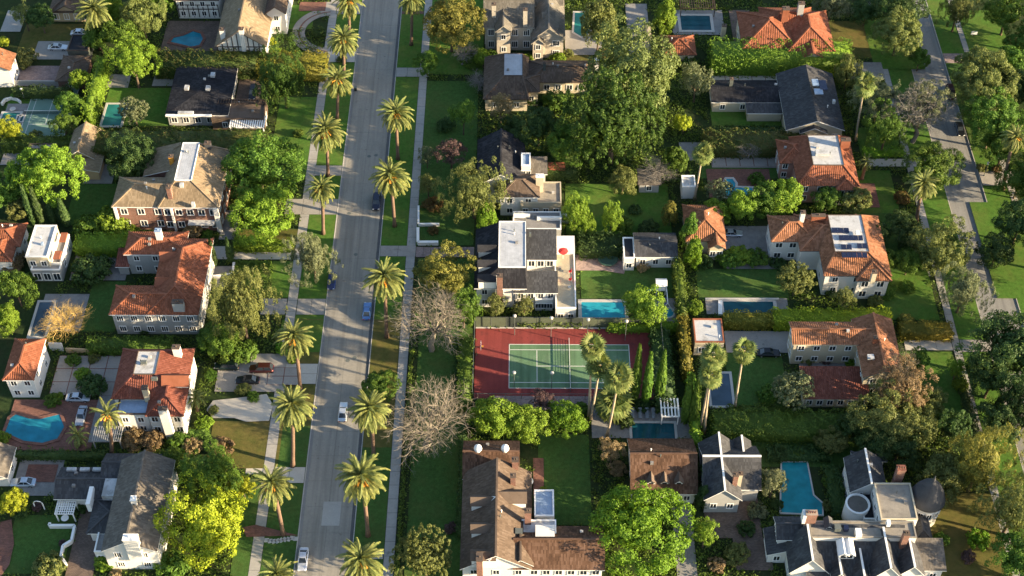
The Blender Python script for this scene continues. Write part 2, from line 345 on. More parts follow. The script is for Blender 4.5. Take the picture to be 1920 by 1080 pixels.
# ================================================================ foliage
RNG = np.random.default_rng(11)
def unit(a): return a/np.maximum(np.linalg.norm(a, axis=1, keepdims=True), 1e-6)
def leaves(c, n, ln, wd, rng, down=0.0, k_=1.0):
    k = len(c); t = rng.normal(size=(k, 3)); t[:, 2] -= down*2
    t = unit(t - n*np.sum(t*n, axis=1, keepdims=True)); s = np.cross(n, t)
    a = (ln*k_*rng.uniform(.7, 1.3, k))[:, None]; b = (wd*k_*rng.uniform(.7, 1.3, k))[:, None]
    v = np.stack([c-t*a, c+s*b-t*a*.1, c+t*a, c-s*b-t*a*.1], axis=1).reshape(-1, 3)
    return v, np.arange(4*k).reshape(k, 4)
def crown_mesh(name, seed, ncl=75, nl=75, rc=(.15, .27), sz=.85, leaf=(.062, .036), lobes=5, lobe=.28, gaps=0.0, up=.35, cz=(1, 1, 1), low=-.45, conic=0.0, down=0.0, inner=500):
    """unit crown round the origin: clumps of leaf-sized faces spread through an uneven volume"""
    r = np.random.default_rng(seed)
    lob = unit(r.normal(size=(lobes, 3))); la = r.uniform(.3, 1, lobes)*lobe
    u = unit(r.normal(size=(ncl*4, 3))); u = u[u[:, 2] > low][:ncl]
    d = u @ lob.T; rad = 1 - lobe*.45 + (np.clip(d, 0, 1)**3*la).sum(1) - (np.clip(d-.75, 0, 1)*gaps*2).sum(1)
    q = r.uniform(.50, 1.0, len(u))**.55*rad
    p = u*q[:, None]; p[:, 2] *= sz
    if conic:
        k = 1 - conic*np.clip((p[:, 2]/sz+1)/2, 0, 1); p[:, 0] *= k; p[:, 1] *= k
    cr = r.uniform(rc[0], rc[1], len(u)); C = []; N = []
    for i in range(len(u)):
        n = int(nl*(cr[i]/rc[1])**2*r.uniform(.7, 1.2)) + 6
        v = unit(r.normal(size=(n, 3)) + .9*u[i] + np.array([0, 0, up]))
        C.append(p[i] + v*cr[i]*r.uniform(.6, 1.05, (n, 1))*np.array(cz)); N.append(unit(v + .42*r.normal(size=(n, 3))))
    if inner:
        w_ = unit(r.normal(size=(inner, 3)))*r.uniform(.2, .78, (inner, 1))*(1-lobe*.4); w_[:, 2] *= sz
        if conic:
            k = 1 - conic*np.clip((w_[:, 2]/sz+1)/2, 0, 1); w_[:, 0] *= k; w_[:, 1] *= k
        C.append(w_); N.append(unit(w_+.2*r.normal(size=w_.shape)))
    sz_ = np.ones(sum(len(c) for c in C))
    if inner: sz_[-inner:] = 2.1
    C = np.concatenate(C); N = np.concatenate(N)
    v, f = leaves(C, N, leaf[0], leaf[1], r, down, sz_)
    return mesh_np(name, v, f, L['mid'])
CROWN = {
 'broad': [crown_mesh('broad_crown', s, 95, 120, leaf=(.048, .029)) for s in (1, 2, 3, 4)],
 'lumpy': [crown_mesh('lumpy_crown', s, 70, 170, (.16, .32), lobe=.5, lobes=9, leaf=(.044, .027), gaps=.4, inner=900) for s in (5, 6, 7)],
 'airy': [crown_mesh('airy_crown', s, 90, 80, (.11, .22), lobe=.5, lobes=8, leaf=(.042, .017), gaps=1.2, inner=250, down=.5) for s in (8, 9, 10)],
 'tuft': [crown_mesh('tufted_crown', s, 150, 80, (.09, .15), sz=1.0, leaf=(.042, .02), cz=(.75, .75, 1.9), up=.6, lobe=.35, lobes=7) for s in (11, 12)],
 'cone': [crown_mesh('tall_crown', s, 100, 100, (.13, .24), sz=1.5, conic=.6, low=-.8, leaf=(.05, .03)) for s in (13, 14)],
 'dome': [crown_mesh('dome_crown', s, 45, 70, (.2, .33), sz=.75, leaf=(.08, .05), low=-.15, lobe=.3, inner=250) for s in (15, 16, 17)],
 'weep': [crown_mesh('weeping_crown', s, 110, 80, (.11, .2), sz=1.1, leaf=(.055, .016), cz=(.8, .8, 1.7), up=-.1, lobe=.4, lobes=7, conic=.35, low=-.7, down=1.2) for s in (18, 19)],
 'fine': [crown_mesh('fine_crown', s, 170, 60, (.08, .13), leaf=(.034, .022), lobe=.25, inner=700) for s in (20, 21)],
}
BIG = {  # wide crowns: more clumps and smaller leaves in proportion
 'broad': [crown_mesh('broad_crown', s, 190, 130, (.10, .19), leaf=(.030, .018), lobe=.35, lobes=8, inner=3500) for s in (22, 23)],
 'lumpy': [crown_mesh('lumpy_crown', s, 150, 150, (.10, .22), lobe=.6, lobes=12, leaf=(.030, .018), gaps=.6, inner=3500) for s in (24, 25, 26)],
 'airy': [crown_mesh('airy_crown', s, 190, 80, (.07, .15), lobe=.6, lobes=10, leaf=(.028, .012), gaps=1.0, inner=1100, down=.5) for s in (27, 28)],
 'tuft': [crown_mesh('tufted_crown', s, 330, 75, (.05, .095), sz=1.0, leaf=(.026, .013), cz=(.75, .75, 2.0), up=.6, lobe=.28, lobes=9, inner=4000) for s in (29, 30)],
 'weep': [crown_mesh('weeping_crown', s, 220, 85, (.07, .13), sz=1.05, leaf=(.034, .010), cz=(.85, .85, 1.7), up=.0, lobe=.45, lobes=10, conic=.25, low=-.6, down=1.0, inner=3000) for s in (31, 32)],
}
def cypress_mesh(seed):
    r = np.random.default_rng(seed); n = 1500; h = r.uniform(0, 1, n)**.8; a = r.uniform(0, 2*math.pi, n)
    rad = (np.sin(np.clip(h, 0, 1)**.6*math.pi*.93+.12)*.9+.08)*r.uniform(.75, 1.05, n)
    c = np.stack([rad*np.cos(a), rad*np.sin(a), h], 1); nn = unit(np.stack([np.cos(a), np.sin(a), np.full(n, .25)], 1)+.3*r.normal(size=(n, 3)))
    c[:, 2] *= 10; v, f = leaves(c, nn, .42, .2, r, 1.5); v[:, 2] /= 10
    return mesh_np('cypress_crown', v, f, L['dark'])
CYP = [cypress_mesh(30), cypress_mesh(31)]
def trunk_mesh(seed, n=5):
    """unit trunk: from z=0 to the crown centre at z=1, limbs reach into the crown"""
    r = random.Random(seed); b = MB(); top = Vector((r.uniform(-.05, .05), r.uniform(-.05, .05), .62))
    b.tube([(0,0,-.02), (.01,0,.06), (top.x*.5, top.y*.5, .34), top], [.085, .06, .05, .042], 7)
    for i in range(n):
        a = 2*math.pi*(i+r.uniform(-.2, .2))/n; e = r.uniform(.3, .5); zz = r.uniform(.42, .6)
        s_ = Vector((top.x*zz/.62, top.y*zz/.62, zz))
        m_ = s_ + Vector((math.cos(a)*e*.5, math.sin(a)*e*.5, r.uniform(.15, .25))); t_ = m_ + Vector((math.cos(a)*e*.6, math.sin(a)*e*.6, r.uniform(.1, .3)))
        b.tube([s_, m_, t_], [.034, .024, .01], 5)
    return b.mesh('trunk', M_bark, smooth=True)
TRUNK = [trunk_mesh(s) for s in (1, 2, 3)]
BARKS = {}
def tree(px, py, r_px, kind, leaf, label, name='broadleaf_tree', cat='tree', hc=None, vs_=1.0, group=None, bark=None, at=None, asp=1.0, tilt=None):
    """(px, py) = centre of the crown in the photograph, r_px = its half width"""
    R = r_px/scale_at(py, 5); Rz = R*vs_
    if hc is None: hc = R*vs_*1.0 + .9 + .16*R
    c = G(px, py, hc) if at is None else Vector((at[0], at[1], hc))
    rr = random.Random(int(px*31+py*17))
    root = empty(name, (c.x, c.y, GZ), label, cat, group, rr.uniform(0, 6.28))
    t = link('trunk', rr.choice(TRUNK), root, (0, 0, 0), bark or M_bark); k = max(.9, hc)
    t.scale = (max(R*.9, 1), max(R*.9, 1), k)
    o = link('crown', rr.choice(BIG[kind] if R > 4.6 and kind in BIG else CROWN[kind]), root, (0, 0, hc-GZ), L[leaf]); o.scale = (R, R*asp, Rz); o.rotation_euler = (rr.uniform(-.12, .12), rr.uniform(-.12, .12), rr.uniform(0, 6.28))
    return root
def shrub(px, py, r_px, leaf, label, kind='dome', h=None, name='shrub', cat='shrub', group=None):
    R = r_px/scale_at(py, 1); hh = h or R*1.1
    c = G(px, py, hh*.45); rr = random.Random(int(px*13+py*7))
    root = empty(name, (c.x, c.y, GZ), label, cat, group, rr.uniform(0, 6.28))
    o = link('foliage', rr.choice(CROWN[kind]), root, (0, 0, hh*.35), L[leaf]); o.scale = (R, R, hh*.75)
    s_ = link('stem', rr.choice(TRUNK), root, (0, 0, 0), M_bark); s_.scale = (R*.5, R*.5, hh*.6)
    return root
def cypress(px_base, py_base, py_top, label, rad=.9, leaf='dark', group=None):
    b = G(px_base, py_base); h = height_between(px_base, py_base, py_top)
    root = empty('cypress_tree', (b.x, b.y, GZ), label, 'tree', group, random.uniform(0, 6))
    o = link('crown', random.choice(CYP), root, (0, 0, .4), L[leaf]); o.scale = (rad, rad, h-.4)
    t = MB().tube([(0,0,-.1), (0,0,h*.5)], [.16, .08], 6).build('trunk', M_bark, root)
    return root
def bare_mesh(seed, lev=6, spread=.62, n0=7):
    r = random.Random(seed); bt = MB(); bb = MB()
    def grow(p, d, ln, rad, k):
        m1 = p + d*ln*.5 + Vector((r.uniform(-1,1), r.uniform(-1,1), r.uniform(-.4,.7)))*ln*.13; q = p + d*ln + Vector((r.uniform(-1,1), r.uniform(-1,1), r.uniform(-.5,.5)))*ln*.18
        (bt if k == 0 else bb).tube([p, m1, q], [rad, rad*.82, rad*.6], 5 if k < 2 else 3, cap=False)
        if k >= lev: return
        nch = n0 if k == 0 else (4 if k < 3 else 3)
        for i in range(nch):
            a = 2*math.pi*(i + r.uniform(-.3, .3))/nch; o = d.orthogonal().normalized(); o2 = d.cross(o)
            sp = spread*r.uniform(.6, 1.4) + (.25 if k == 0 else 0)
            nd = (d + (o*math.cos(a)+o2*math.sin(a))*sp*1.25 + Vector((0, 0, .12 if k < 2 else -.05))).normalized()
            st = q if (i % 3 or k == 0) else m1
            grow(st, nd, ln*r.uniform(.58, .84), rad*.52, k+1)
    grow(Vector((0, 0, -.02)), Vector((0, 0, 1)), .30, .042, 0)
    return bt.mesh('trunk', M_palebark, smooth=True), bb.mesh('branches', M_palebark)
BARE = [bare_mesh(41), bare_mesh(52), bare_mesh(63, 6, .5, 5)]
M_twig = plain('tan_twig', (.205, .178, .14), .3, 1.2, 7, .95, 0, .1, world=False); M_greytwig = plain('grey_twig', (.19, .175, .155), .3, 1.2, 7, .95, 0, .1, world=False)
M_goldtwig = plain('golden_twig', (.42, .29, .10), .3, 1.2, 7, .95, 0, .1, world=False)
def bare_tree(px, py, r_px, label, var=0, m=None, flat=1.0, hc=None, name='bare_tree'):
    R = r_px/scale_at(py, 6); hc = hc or R*.95
    c = G(px, py, hc); root = empty(name, (c.x, c.y, GZ), label, 'tree', None, random.uniform(0, 6))
    xs = [abs(v.co.x) for v in BARE[var][1].vertices]; zs = [v.co.z for v in BARE[var][1].vertices]
    kx = R/np.percentile(xs, 99); kz = hc*1.45/np.percentile(zs, 98)*flat
    for nm, me in (('trunk', BARE[var][0]), ('branches', BARE[var][1])):
        o = link(nm, me, root, (0, 0, 0), m or M_twig); o.scale = (kx, kx, kz)
    return root
def leaf_box(seed, x0, x1, y0, y1, z0, z1, leaf=.22, dens=11, lump=.25):
    r = np.random.default_rng(seed); C = []; N = []
    wx, wy, wz = x1-x0, y1-y0, z1-z0
    for ax, sg, area in ((2, 1, wx*wy), (1, -1, wx*wz), (1, 1, wx*wz), (0, -1, wy*wz), (0, 1, wy*wz)):
        n = int(area*dens*(1.3 if ax == 2 else 1)); n = min(n, 14000)
        p = r.uniform(0, 1, (n, 3))*np.array([wx, wy, wz])+np.array([x0, y0, z0]); nn = np.zeros((n, 3)); nn[:, ax] = sg
        p[:, ax] = (x1, y1, z1)[ax] if sg > 0 else (x0, y0, z0)[ax]
        ph = p[:, 0]*1.9+p[:, 1]*1.7+p[:, 2]*2.3
        p[:, ax] += sg*(np.sin(ph)*np.sin(p[:, 0]*1.1-p[:, 1]*1.4+seed)*lump + r.normal(size=n)*.09)
        p[:, 2] += np.where(p[:, 2] > z0+.55*wz, (np.sin(p[:, 0]*.8+seed)*np.sin(p[:, 1]*.9+seed*.7)+.7*np.sin(p[:, 0]*2.3+p[:, 1]*1.9))*min(.8, .12*wz), 0)
        C.append(p); N.append(unit(nn+np.array([0, 0, .25])+.5*r.normal(size=(n, 3))))
    C = np.concatenate(C); N = np.concatenate(N); v, f = leaves(C, N, leaf, leaf*.6, r)
    i = lump*.6+.12                                            # twiggy core, so that no light leaks through
    bx = np.array([(a, b, c) for c in (z0, z1-i) for b in (y0+i, y1-i) for a in (x0+i, x1-i)]) if wx > 2.2*i and wy > 2.2*i else None
    if bx is not None:
        o = len(v); v = np.concatenate([v, bx]); q = np.array([(0,1,5,4),(1,3,7,5),(3,2,6,7),(2,0,4,6),(4,5,7,6)])+o; f = np.concatenate([f, q])
    return v, f
def hedge(pl, pr, pf, pb, h, leaf, label, name='hedge', cat='hedge', lump=.2, lf=.2, dens=12, group=None, world=None):
    """clipped hedge; pl, pr, pf, pb bound its top in the photograph"""
    x0, x1, y0, y1 = world or rect_px(pl, pr, pf, pb, h)
    cx, cy = (x0+x1)/2, (y0+y1)/2; OCC.append((x0, x1, y0, y1))
    v, f = leaf_box(int(pl+pf*3) % 9973, x0-cx, x1-cx, y0-cy, y1-cy, -.05, h-GZ, lf, dens, min(lump, .35*min(x1-x0, y1-y0)))
    o = link(name, mesh_np(name, v, f, L[leaf]), None, (cx, cy, GZ)); return tag(o, label, cat, group)
# ---------------------------------------------------------------- palms
def frond_mesh(seed, droop, ln=1.0, nl=20):
    """unit date palm frond along +X: arching rib with two rows of narrow leaflets"""
    r = np.random.default_rng(seed); b = MB(); ts = np.linspace(0, 1, 8)
    def rib(t): return Vector((math.sin(t*droop)/max(droop, .01), 0, .10*math.sin(t*2.2) - (1-math.cos(t*droop))/max(droop, .01)))
    b.tube([rib(t) for t in ts], [.020*(1-t*.75) for t in ts], 3, cap=False)
    for i in range(nl):
        t = .10 + .89*i/(nl-1); p = rib(t); d = (rib(min(t+.03, 1.02))-rib(t-.03)).normalized()
        l = .108*(math.sin(math.pi*min(1, (t*.84+.14)))**.6)+.035
        for s_ in (-1, 1):
            out = (Vector((0, s_, 0))*.72 + d*.75 + d.cross(Vector((0, 1, 0)))*-.35).normalized()
            tip = p + out*l*r.uniform(.85, 1.1); w_ = d*.021
            b.add([p-w_, p+w_, p+(tip-p)*.6+w_*.8, tip, p+(tip-p)*.6-w_*.8], [(0, 1, 2, 3, 4)])
    return b.mesh('frond', L['palm'])
FROND = [frond_mesh(1, 1.15), frond_mesh(2, 1.6), frond_mesh(3, 1.1), frond_mesh(4, 1.5)]
def spike_mesh():
    b = MB()
    for k in range(5):
        a = k*1.26; b.tube([(0,0,0), (.25*math.cos(a)+.35, .25*math.sin(a), .12), (.3*math.cos(a)+.75, .3*math.sin(a), -.2)], [.03, .04, .10], 4)
    return b.mesh('fruit_cluster', M_orange_fruit)
SPIKE = spike_mesh()
def palm_trunk(h, r0, r1, lean, m, boot=1.0):
    b = MB(); n = 9; pts = []; rad = []
    for i in range(n+1):
        t = i/n; pts.append((lean[0]*math.sin(t*1.57)*.6+lean[0]*t*.4 - lean[0], lean[1]*t - lean[1], h*t)); rad.append((r0+(r1-r0)*t)*(1+(.5*(1-t*9) if t < .11 else 0))*(1+.05*(i % 2)))
    if boot > 1: rad[-1] *= boot; rad[-2] *= (1+boot)/2
    pts = [(p[0]-pts[0][0], p[1]-pts[0][1], p[2]) for p in pts]
    b.tube(pts, rad, 9); return b.mesh('trunk', m, smooth=True), Vector(pts[-1])
DATE_GROUP = 'date palms along the street'
def date_palm(bx, by, cx, cy, label, R=4.1, fruit=3, n=58, hue=0, group=DATE_GROUP):
    """(bx, by) foot of the trunk, (cx, cy) heart of the crown in the photograph"""
    b = G(bx, by); yt = G(cx, cy, 0).y; h = CAM_H*(1-b.y/yt); c = G(cx, cy, h)
    root = empty('date_palm', (b.x, b.y, GZ), label, 'palm tree', group)
    rr = random.Random(int(bx*7+by)); me, tip = palm_trunk(h-.3, .36, .33, (max(-2.5, min(2.5, c.x-b.x)), 0), M_palmbark, 1.75)
    link('trunk', me, root); top = Vector((tip.x, 0, h-GZ))
    root.rotation_euler = (rr.uniform(-.045, .045), rr.uniform(-.05, .05), 0)
    n = int(n*1.75*rr.uniform(.82, 1.12)); R *= rr.uniform(.92, 1.07)
    for i in range(n):
        t = (i+.5)/n; el = math.radians(84 - 150*t**.95) + rr.uniform(-.07, .07); az = i*2.39996 + rr.uniform(-.2, .2)
        me = FROND[0] if el > .9 else FROND[3] if el > .35 else FROND[1] if el > -.3 else FROND[2]
        o = link('frond', me, root, top + Vector((0, 0, .35-.6*t)))
        s_ = R*1.12*rr.uniform(.86, 1.1)*(.86 if el > 1.0 else 1.0 if el > -.4 else .85)
        o.rotation_euler = (rr.uniform(-.5, .5), -el, az); o.scale = (s_, s_*rr.uniform(.9, 1.15), s_)
        o.rotation_mode = 'XYZ'
    for k in range(rr.randint(0, 14) if R > 3 else 0):          # spent brown fronds hanging at the trunk
        o = link('dead_frond', FROND[2], root, top+Vector((0, 0, -.5)), M_deadfrond); o.rotation_euler = (0, math.radians(rr.uniform(58, 82)), rr.uniform(0, 6.28)); o.scale = (R*.62, R*.8, R*.62)
    for k in range(fruit):
        o = link('fruit_cluster', SPIKE, root, top+Vector((0, 0, .35))); o.rotation_euler = (0, rr.uniform(-.5, .0), -math.pi/2 + rr.uniform(-1.1, .9)); o.scale = (R*.44,)*3
    return root
def fan_mesh(seed):
    """unit fan leaf along +X: stalk and a pleated, split, drooping blade"""
    r = random.Random(seed); b = MB(); b.bar((0, 0, 0), (.5, 0, .05), .03, .03)
    for k in range(11):
        a = math.radians(-80+16*k); d = Vector((math.cos(a), math.sin(a), 0)); s_ = Vector((-d.y, d.x, 0))
        p = Vector((.48, 0, .05)); q = p+d*.36+Vector((0, 0, .02)); t_ = p+d*.62*r.uniform(.9, 1.1)+Vector((0, 0, -.20))
        b.add([p, q-s_*.07+Vector((0,0,-.03)), t_, q+s_*.07+Vector((0,0,-.03))], [(0, 1, 2, 3)])
    return b.mesh('fan_leaf', L['fan'])
FAN = [fan_mesh(1), fan_mesh(2)]
SKIRT = crown_mesh('skirt', 77, 24, 40, (.2, .34), sz=1.2, leaf=(.2, .06), low=-1, lobe=.15, inner=40, down=2.0)
def fan_palm(bx, by, cx, cy, label, R=1.9, n=24, r0=.26, group='tall fan palms among the gardens', dead=.8):
    b = G(bx, by); yt = G(cx, cy, 0).y; h = CAM_H*(1-b.y/yt); c = G(cx, cy, h)
    root = empty('fan_palm', (b.x, b.y, GZ), label, 'palm tree', group); rr = random.Random(int(bx*5+by))
    me, tip = palm_trunk(h-.1, r0, r0*.62, (max(-2, min(2, c.x-b.x)), 0), M_palebark, 1.15); link('trunk', me, root); top = Vector((tip.x, 0, h-GZ))
    for i in range(n):
        t = (i+.5)/n; el = math.radians(75-130*t) + rr.uniform(-.1, .1); az = i*2.39996
        o = link('fan_leaf', FAN[i % 2], root, top+Vector((0, 0, .3-.9*t))); s_ = R*1.08*rr.uniform(.8, 1.15); o.scale = (s_, s_*1.25, s_)
        o.rotation_euler = (rr.uniform(-.3, .3), -el, az)
    if dead:
        o = link('dead_skirt', SKIRT, root, top+Vector((0, 0, -R*.75)), M_deadfrond); o.scale = (R*.42, R*.42, R*.6*dead)
    return root
# ================================================================ houses
_win = {}
def window_meshes(wd, ht, bars):
    key = (wd, ht, bars)
    if key not in _win:
        b = MB(); t = .13
        b.box(-wd/2-t, wd/2+t, -.09, .02, ht/2, ht/2+t); b.box(-wd/2-t, wd/2+t, -.13, .02, -ht/2-t, -ht/2)
        b.box(-wd/2-t, -wd/2, -.09, .02, -ht/2, ht/2); b.box(wd/2, wd/2+t, -.09, .02, -ht/2, ht/2)
        for i in range(1, bars): x = -wd/2+wd*i/bars; b.box(x-.045, x+.045, -.07, .02, -ht/2, ht/2)
        g = MB().box(-wd/2+.002, wd/2-.002, -.035, .01, -ht/2+.002, ht/2-.002)
        _win[key] = (b.mesh('window', M_trim), g.mesh('pane', M_glass))
    return _win[key]
class House:
    def __init__(s, name, label, cat, wall, roof, trim=None, cx=None):
        s.name, s.label, s.cat, s.wall, s.roof, s.trim = name, label, cat, wall, roof, trim or M_fascia_d
        s.w = []; s.post = []; s.root = empty(name, (0, 0, GZ), label, cat)
    def wing(s, pl, pr, pf, pb, z, kind='hip', pitch=.42, roof=None, wall=None, win=(0, 0, 0), oh=.45, deck=None, deckmat=None, trim=None, world=None, z0=None, rows=None, wsz=(1.0, 1.3), bars=2, cap=True, parapet=.45):
        x0, x1, y0, y1 = world or rect_px(pl, pr, pf, pb, z)
        j = .017*(len(s.w)+1)
        s.w.append(dict(x0=x0-j*.6, x1=x1+j*.7, y0=y0-j*.8, y1=y1+j*.5, z=z-j, kind=kind, pitch=pitch, roof=roof or s.roof, wall=wall or s.wall, win=win, oh=oh, deck=deck, dm=deckmat or M_deck, trim=trim or s.trim, z0=z0, rows=rows, wsz=wsz, bars=bars, cap=cap, par=parapet))
        OCC.append((x0-.3, x1+.3, y0-.3, y1+.3)); return s
    def add(s, f): s.post.append(f); return s
    def chimney(s, px, py, zt, w=.9, d=.9, m=None, hgt=4.0, pots=0, capm=None):
        def f(o):
            c = G(px, py, zt)-o; b = MB().box(c.x-w/2, c.x+w/2, c.y-d/2, c.y+d/2, zt-hgt-o.z, zt-o.z); ch = b.build('chimney', m or M_brick, s.root)
            k = MB().box(c.x-w/2-.08, c.x+w/2+.08, c.y-d/2-.08, c.y+d/2+.08, zt-o.z+.001, zt-o.z+.16)
            for i in range(max(1, pots)): k.lathe([(.16, .16), (.13, .5)], (c.x+(i-(max(1, pots)-1)/2)*.4, c.y, zt-o.z), 8)
            k.build('chimney_cap', capm or M_fascia_d, ch)
        return s.add(f)
    def box_part(s, name, pl, pr, pf, pb, z, h, m, bevel=0):
        """a low box standing on a roof or terrace whose top is at z"""
        def f(o):
            x0, x1, y0, y1 = rect_px(pl, pr, pf, pb, z); MB().box(x0-o.x, x1-o.x, y0-o.y, y1-o.y, z-h-o.z, z-o.z).build(name, m, s.root)
        return s.add(f)
    def dormer(s, px, py, zt, w=1.5, ln=2.2, h=1.6, face='f', m=None, roof=None, flash=0):
        """gabled dormer whose front ridge end is at (px, py, zt)"""
        def f(o):
            c = G(px, py, zt)-o; b = MB(); g = MB(); r = MB(); up = w*.5
            pent = [(-w/2, 0), (w/2, 0), (w/2, h-.12), (0, h+up-.15), (-w/2, h-.12)]
            def T(u, v, q): # u across, v up, q back
                z = zt-o.z-h-up+v
                return {'f': (c.x+u, c.y+q, z), 'l': (c.x+q, c.y-u, z), 'r': (c.x-q, c.y+u, z)}[face]
            b.add([T(u, v, 0) for u, v in pent]+[T(u, v, ln) for u, v in pent], [(0,1,2,3,4), (9,8,7,6,5)]+[(k, k+5, (k+1) % 5+5, (k+1) % 5) for k in range(5)])
            d_ = b.build('dormer', m or s.wall, s.root)
            for s_ in (-1, 1):
                q = [T(0, h+up, -.2), T(s_*(w/2+.2), h-.18, -.2), T(s_*(w/2+.2), h-.18, ln), T(0, h+up, ln)]
                q2 = [(a, b_, c_-.1) for a, b_, c_ in q]; r.add(q+q2, [(0,1,2,3), (7,6,5,4), (0,4,5,1), (1,5,6,2), (2,6,7,3), (3,7,4,0)])
            r.build('dormer_roof', roof or s.roof, d_)
            if flash:                                          # pale valley flashing where the dormer roof meets the slope
                k = MB()
                for s_ in (-1, 1): k.bar(T(0, h+up+.08, ln), T(s_*(w/2+.2), h-.1, ln-flash), .28, .12)
                k.build('flashing', M_trim, d_)
            for u0, u1, v0, v1 in ((-w*.28, w*.28, .25, h*.85),):
                g.add([T(u0, v0, -.03), T(u1, v0, -.03), T(u1, v1, -.03), T(u0, v1, -.03)], [(0,1,2,3)] ); g.build('pane', M_glass, d_)
        return s.add(f)
    def done(s):
        xs0 = min(w['x0'] for w in s.w); xs1 = max(w['x1'] for w in s.w); ys0 = min(w['y0'] for w in s.w); ys1 = max(w['y1'] for w in s.w)
        o = Vector(((xs0+xs1)/2, (ys0+ys1)/2, GZ)); s.root.location = o
        for w in s.w: s._wing(w, o)
        for f in s.post: f(o)
        return s.root
    def _wing(s, w, o):
        x0, x1, y0, y1, z, oh, p = w['x0']-o.x, w['x1']-o.x, w['y0']-o.y, w['y1']-o.y, w['z']-o.z, w['oh'], w['pitch']
        W, D = x1-x0, y1-y0; k = w['kind']; xm, ym = (x0+x1)/2, (y0+y1)/2; V = []; F = []; zb = -.05 if w['z0'] is None else w['z0']-o.z
        wx0, wx1, wy0, wy1 = x0+oh, x1-oh, y0+oh, y1-oh
        E = [(x0,y0,z),(x1,y0,z),(x1,y1,z),(x0,y1,z)]; wall = MB(); wt = z-.02
        if k == 'flat':
            pr = w['par']; wall.box(wx0, wx1, wy0, wy1, zb, z+pr)
            wl = wall.build('wall', w['wall'], s.root)
            rf = MB().box(wx0+.22, wx1-.22, wy0+.22, wy1-.22, z+pr-.02, z+pr+.012).build('roof', w['dm'], s.root)
            cp = MB(); t = .26; a0, a1, b0, b1 = wx0-.04, wx1+.04, wy0-.04, wy1+.04
            for q in ((a0, a1, b0, b0+t), (a0, a1, b1-t, b1), (a0, a0+t, b0+t, b1-t), (a1-t, a1, b0+t, b1-t)): cp.box(*q, z+pr-.03, z+pr+.24)
            cp.build('parapet', w['trim'], s.root)
        else:
            if k == 'hip':
                if W >= D:
                    r = D/2; zr = z+r*p; V = E+[(x0+r, ym, zr), (x1-r, ym, zr)]; F = [(0,1,5,4),(1,2,5),(2,3,4,5),(3,0,4)]
                else:
                    r = W/2; zr = z+r*p; V = E+[(xm, y0+r, zr), (xm, y1-r, zr)]; F = [(0,1,4),(1,2,5,4),(2,3,5),(3,0,4,5)]
            elif k == 'gable_x': zr = z+D/2*p; V = E+[(x0, ym, zr), (x1, ym, zr)]; F = [(0,1,5,4),(2,3,4,5)]
            elif k == 'gable_y': zr = z+W/2*p; V = E+[(xm, y0, zr), (xm, y1, zr)]; F = [(1,2,5,4),(3,0,4,5)]
            elif k == 'shed_f': zr = z+D*p; V = E[:2]+[(x1,y1,zr),(x0,y1,zr)]; F = [(0,1,2,3)]
            elif k == 'shed_r': zr = z+W*p; V = [(x0,y0,zr),(x1,y0,z),(x1,y1,z),(x0,y1,zr)]; F = [(0,1,2,3)]
            elif k == 'shed_l': zr = z+W*p; V = [(x0,y0,z),(x1,y0,zr),(x1,y1,zr),(x0,y1,z)]; F = [(0,1,2,3)]
            elif k == 'deck':
                dl, dr, df, db = w['deck']; h = p if p > 1 else p*min(q for q in w['deck'] if q > 0); zr = z+h
                V = E+[(x0+dl,y0+df,zr),(x1-dr,y0+df,zr),(x1-dr,y1-db,zr),(x0+dl,y1-db,zr)]; F = [(0,1,5,4),(1,2,6,5),(2,3,7,6),(3,0,4,7)]
            n = len(V); t = .2; VV = list(V)+[(a, b_, c-t) for a, b_, c in V]; FF = list(F)+[tuple(i+n for i in f[::-1]) for f in F]; mi = [0]*len(FF)
            ec = {}
            for f in F:
                for i in range(len(f)): e = (f[i], f[(i+1) % len(f)]); ec[e] = 1
            inner = [e for e in ec if (e[1], e[0]) in ec and e[0] < e[1]]
            for a, b_ in ec:
                if (b_, a) not in ec and not (k == 'deck' and a > 3 and b_ > 3): FF.append((a, a+n, b_+n, b_)); mi.append(1)
            me = bpy.data.meshes.new('roof'); me.from_pydata(VV, [], FF); me.materials.append(w['roof']); me.materials.append(w['trim']); me.polygons.foreach_set('material_index', mi)
            uv = me.uv_layers.new(name='UVMap')
            for po in me.polygons:
                nn = po.normal; hx = Vector((0, 0, 1)).cross(nn)
                hx = hx.normalized() if hx.length > .01 else Vector((1, 0, 0)); sl = nn.cross(hx)
                for li in po.loop_indices:
                    c = me.vertices[me.loops[li].vertex_index].co; uv.data[li].uv = (c.dot(hx), c.dot(sl))
            rf = link('roof', me, s.root)
            if inner and w['cap']:
                cb = MB()
                if k == 'deck':
                    for a, b_ in inner: MB().bar(Vector(V[a])+Vector((0,0,.05)), Vector(V[b_])+Vector((0,0,.05)), .34, .2).build('ridge_cap', w['roof'] if w['cap'] is True else w['cap'], rf)
                    inner = []
                for a, b_ in inner: cb.bar(Vector(V[a])+Vector((0,0,.05)), Vector(V[b_])+Vector((0,0,.05)), .34, .2)
                if inner: cb.build('ridge_cap', w['roof'] if w['cap'] is True else w['cap'], rf)
            if k == 'deck':
                MB().box(x0+dl-.05, x1-dr+.05, y0+df-.05, y1-db+.05, zr-.15, zr+.03).build('roof_deck', w['dm'], s.root)
                eb = MB()
                for q in ((x0+dl-.15, x1-dr+.15, y0+df-.16, y0+df-.02), (x0+dl-.15, x1-dr+.15, y1-db+.02, y1-db+.16), (x0+dl-.16, x0+dl-.02, y0+df-.02, y1-db+.02), (x1-dr+.02, x1-dr+.16, y0+df-.02, y1-db+.02)): eb.box(*q, zr-.1, zr+.16)
                eb.build('deck_kerb', w['trim'], s.root)
            wall.box(wx0, wx1, wy0, wy1, zb, wt-.12)
            g = .14
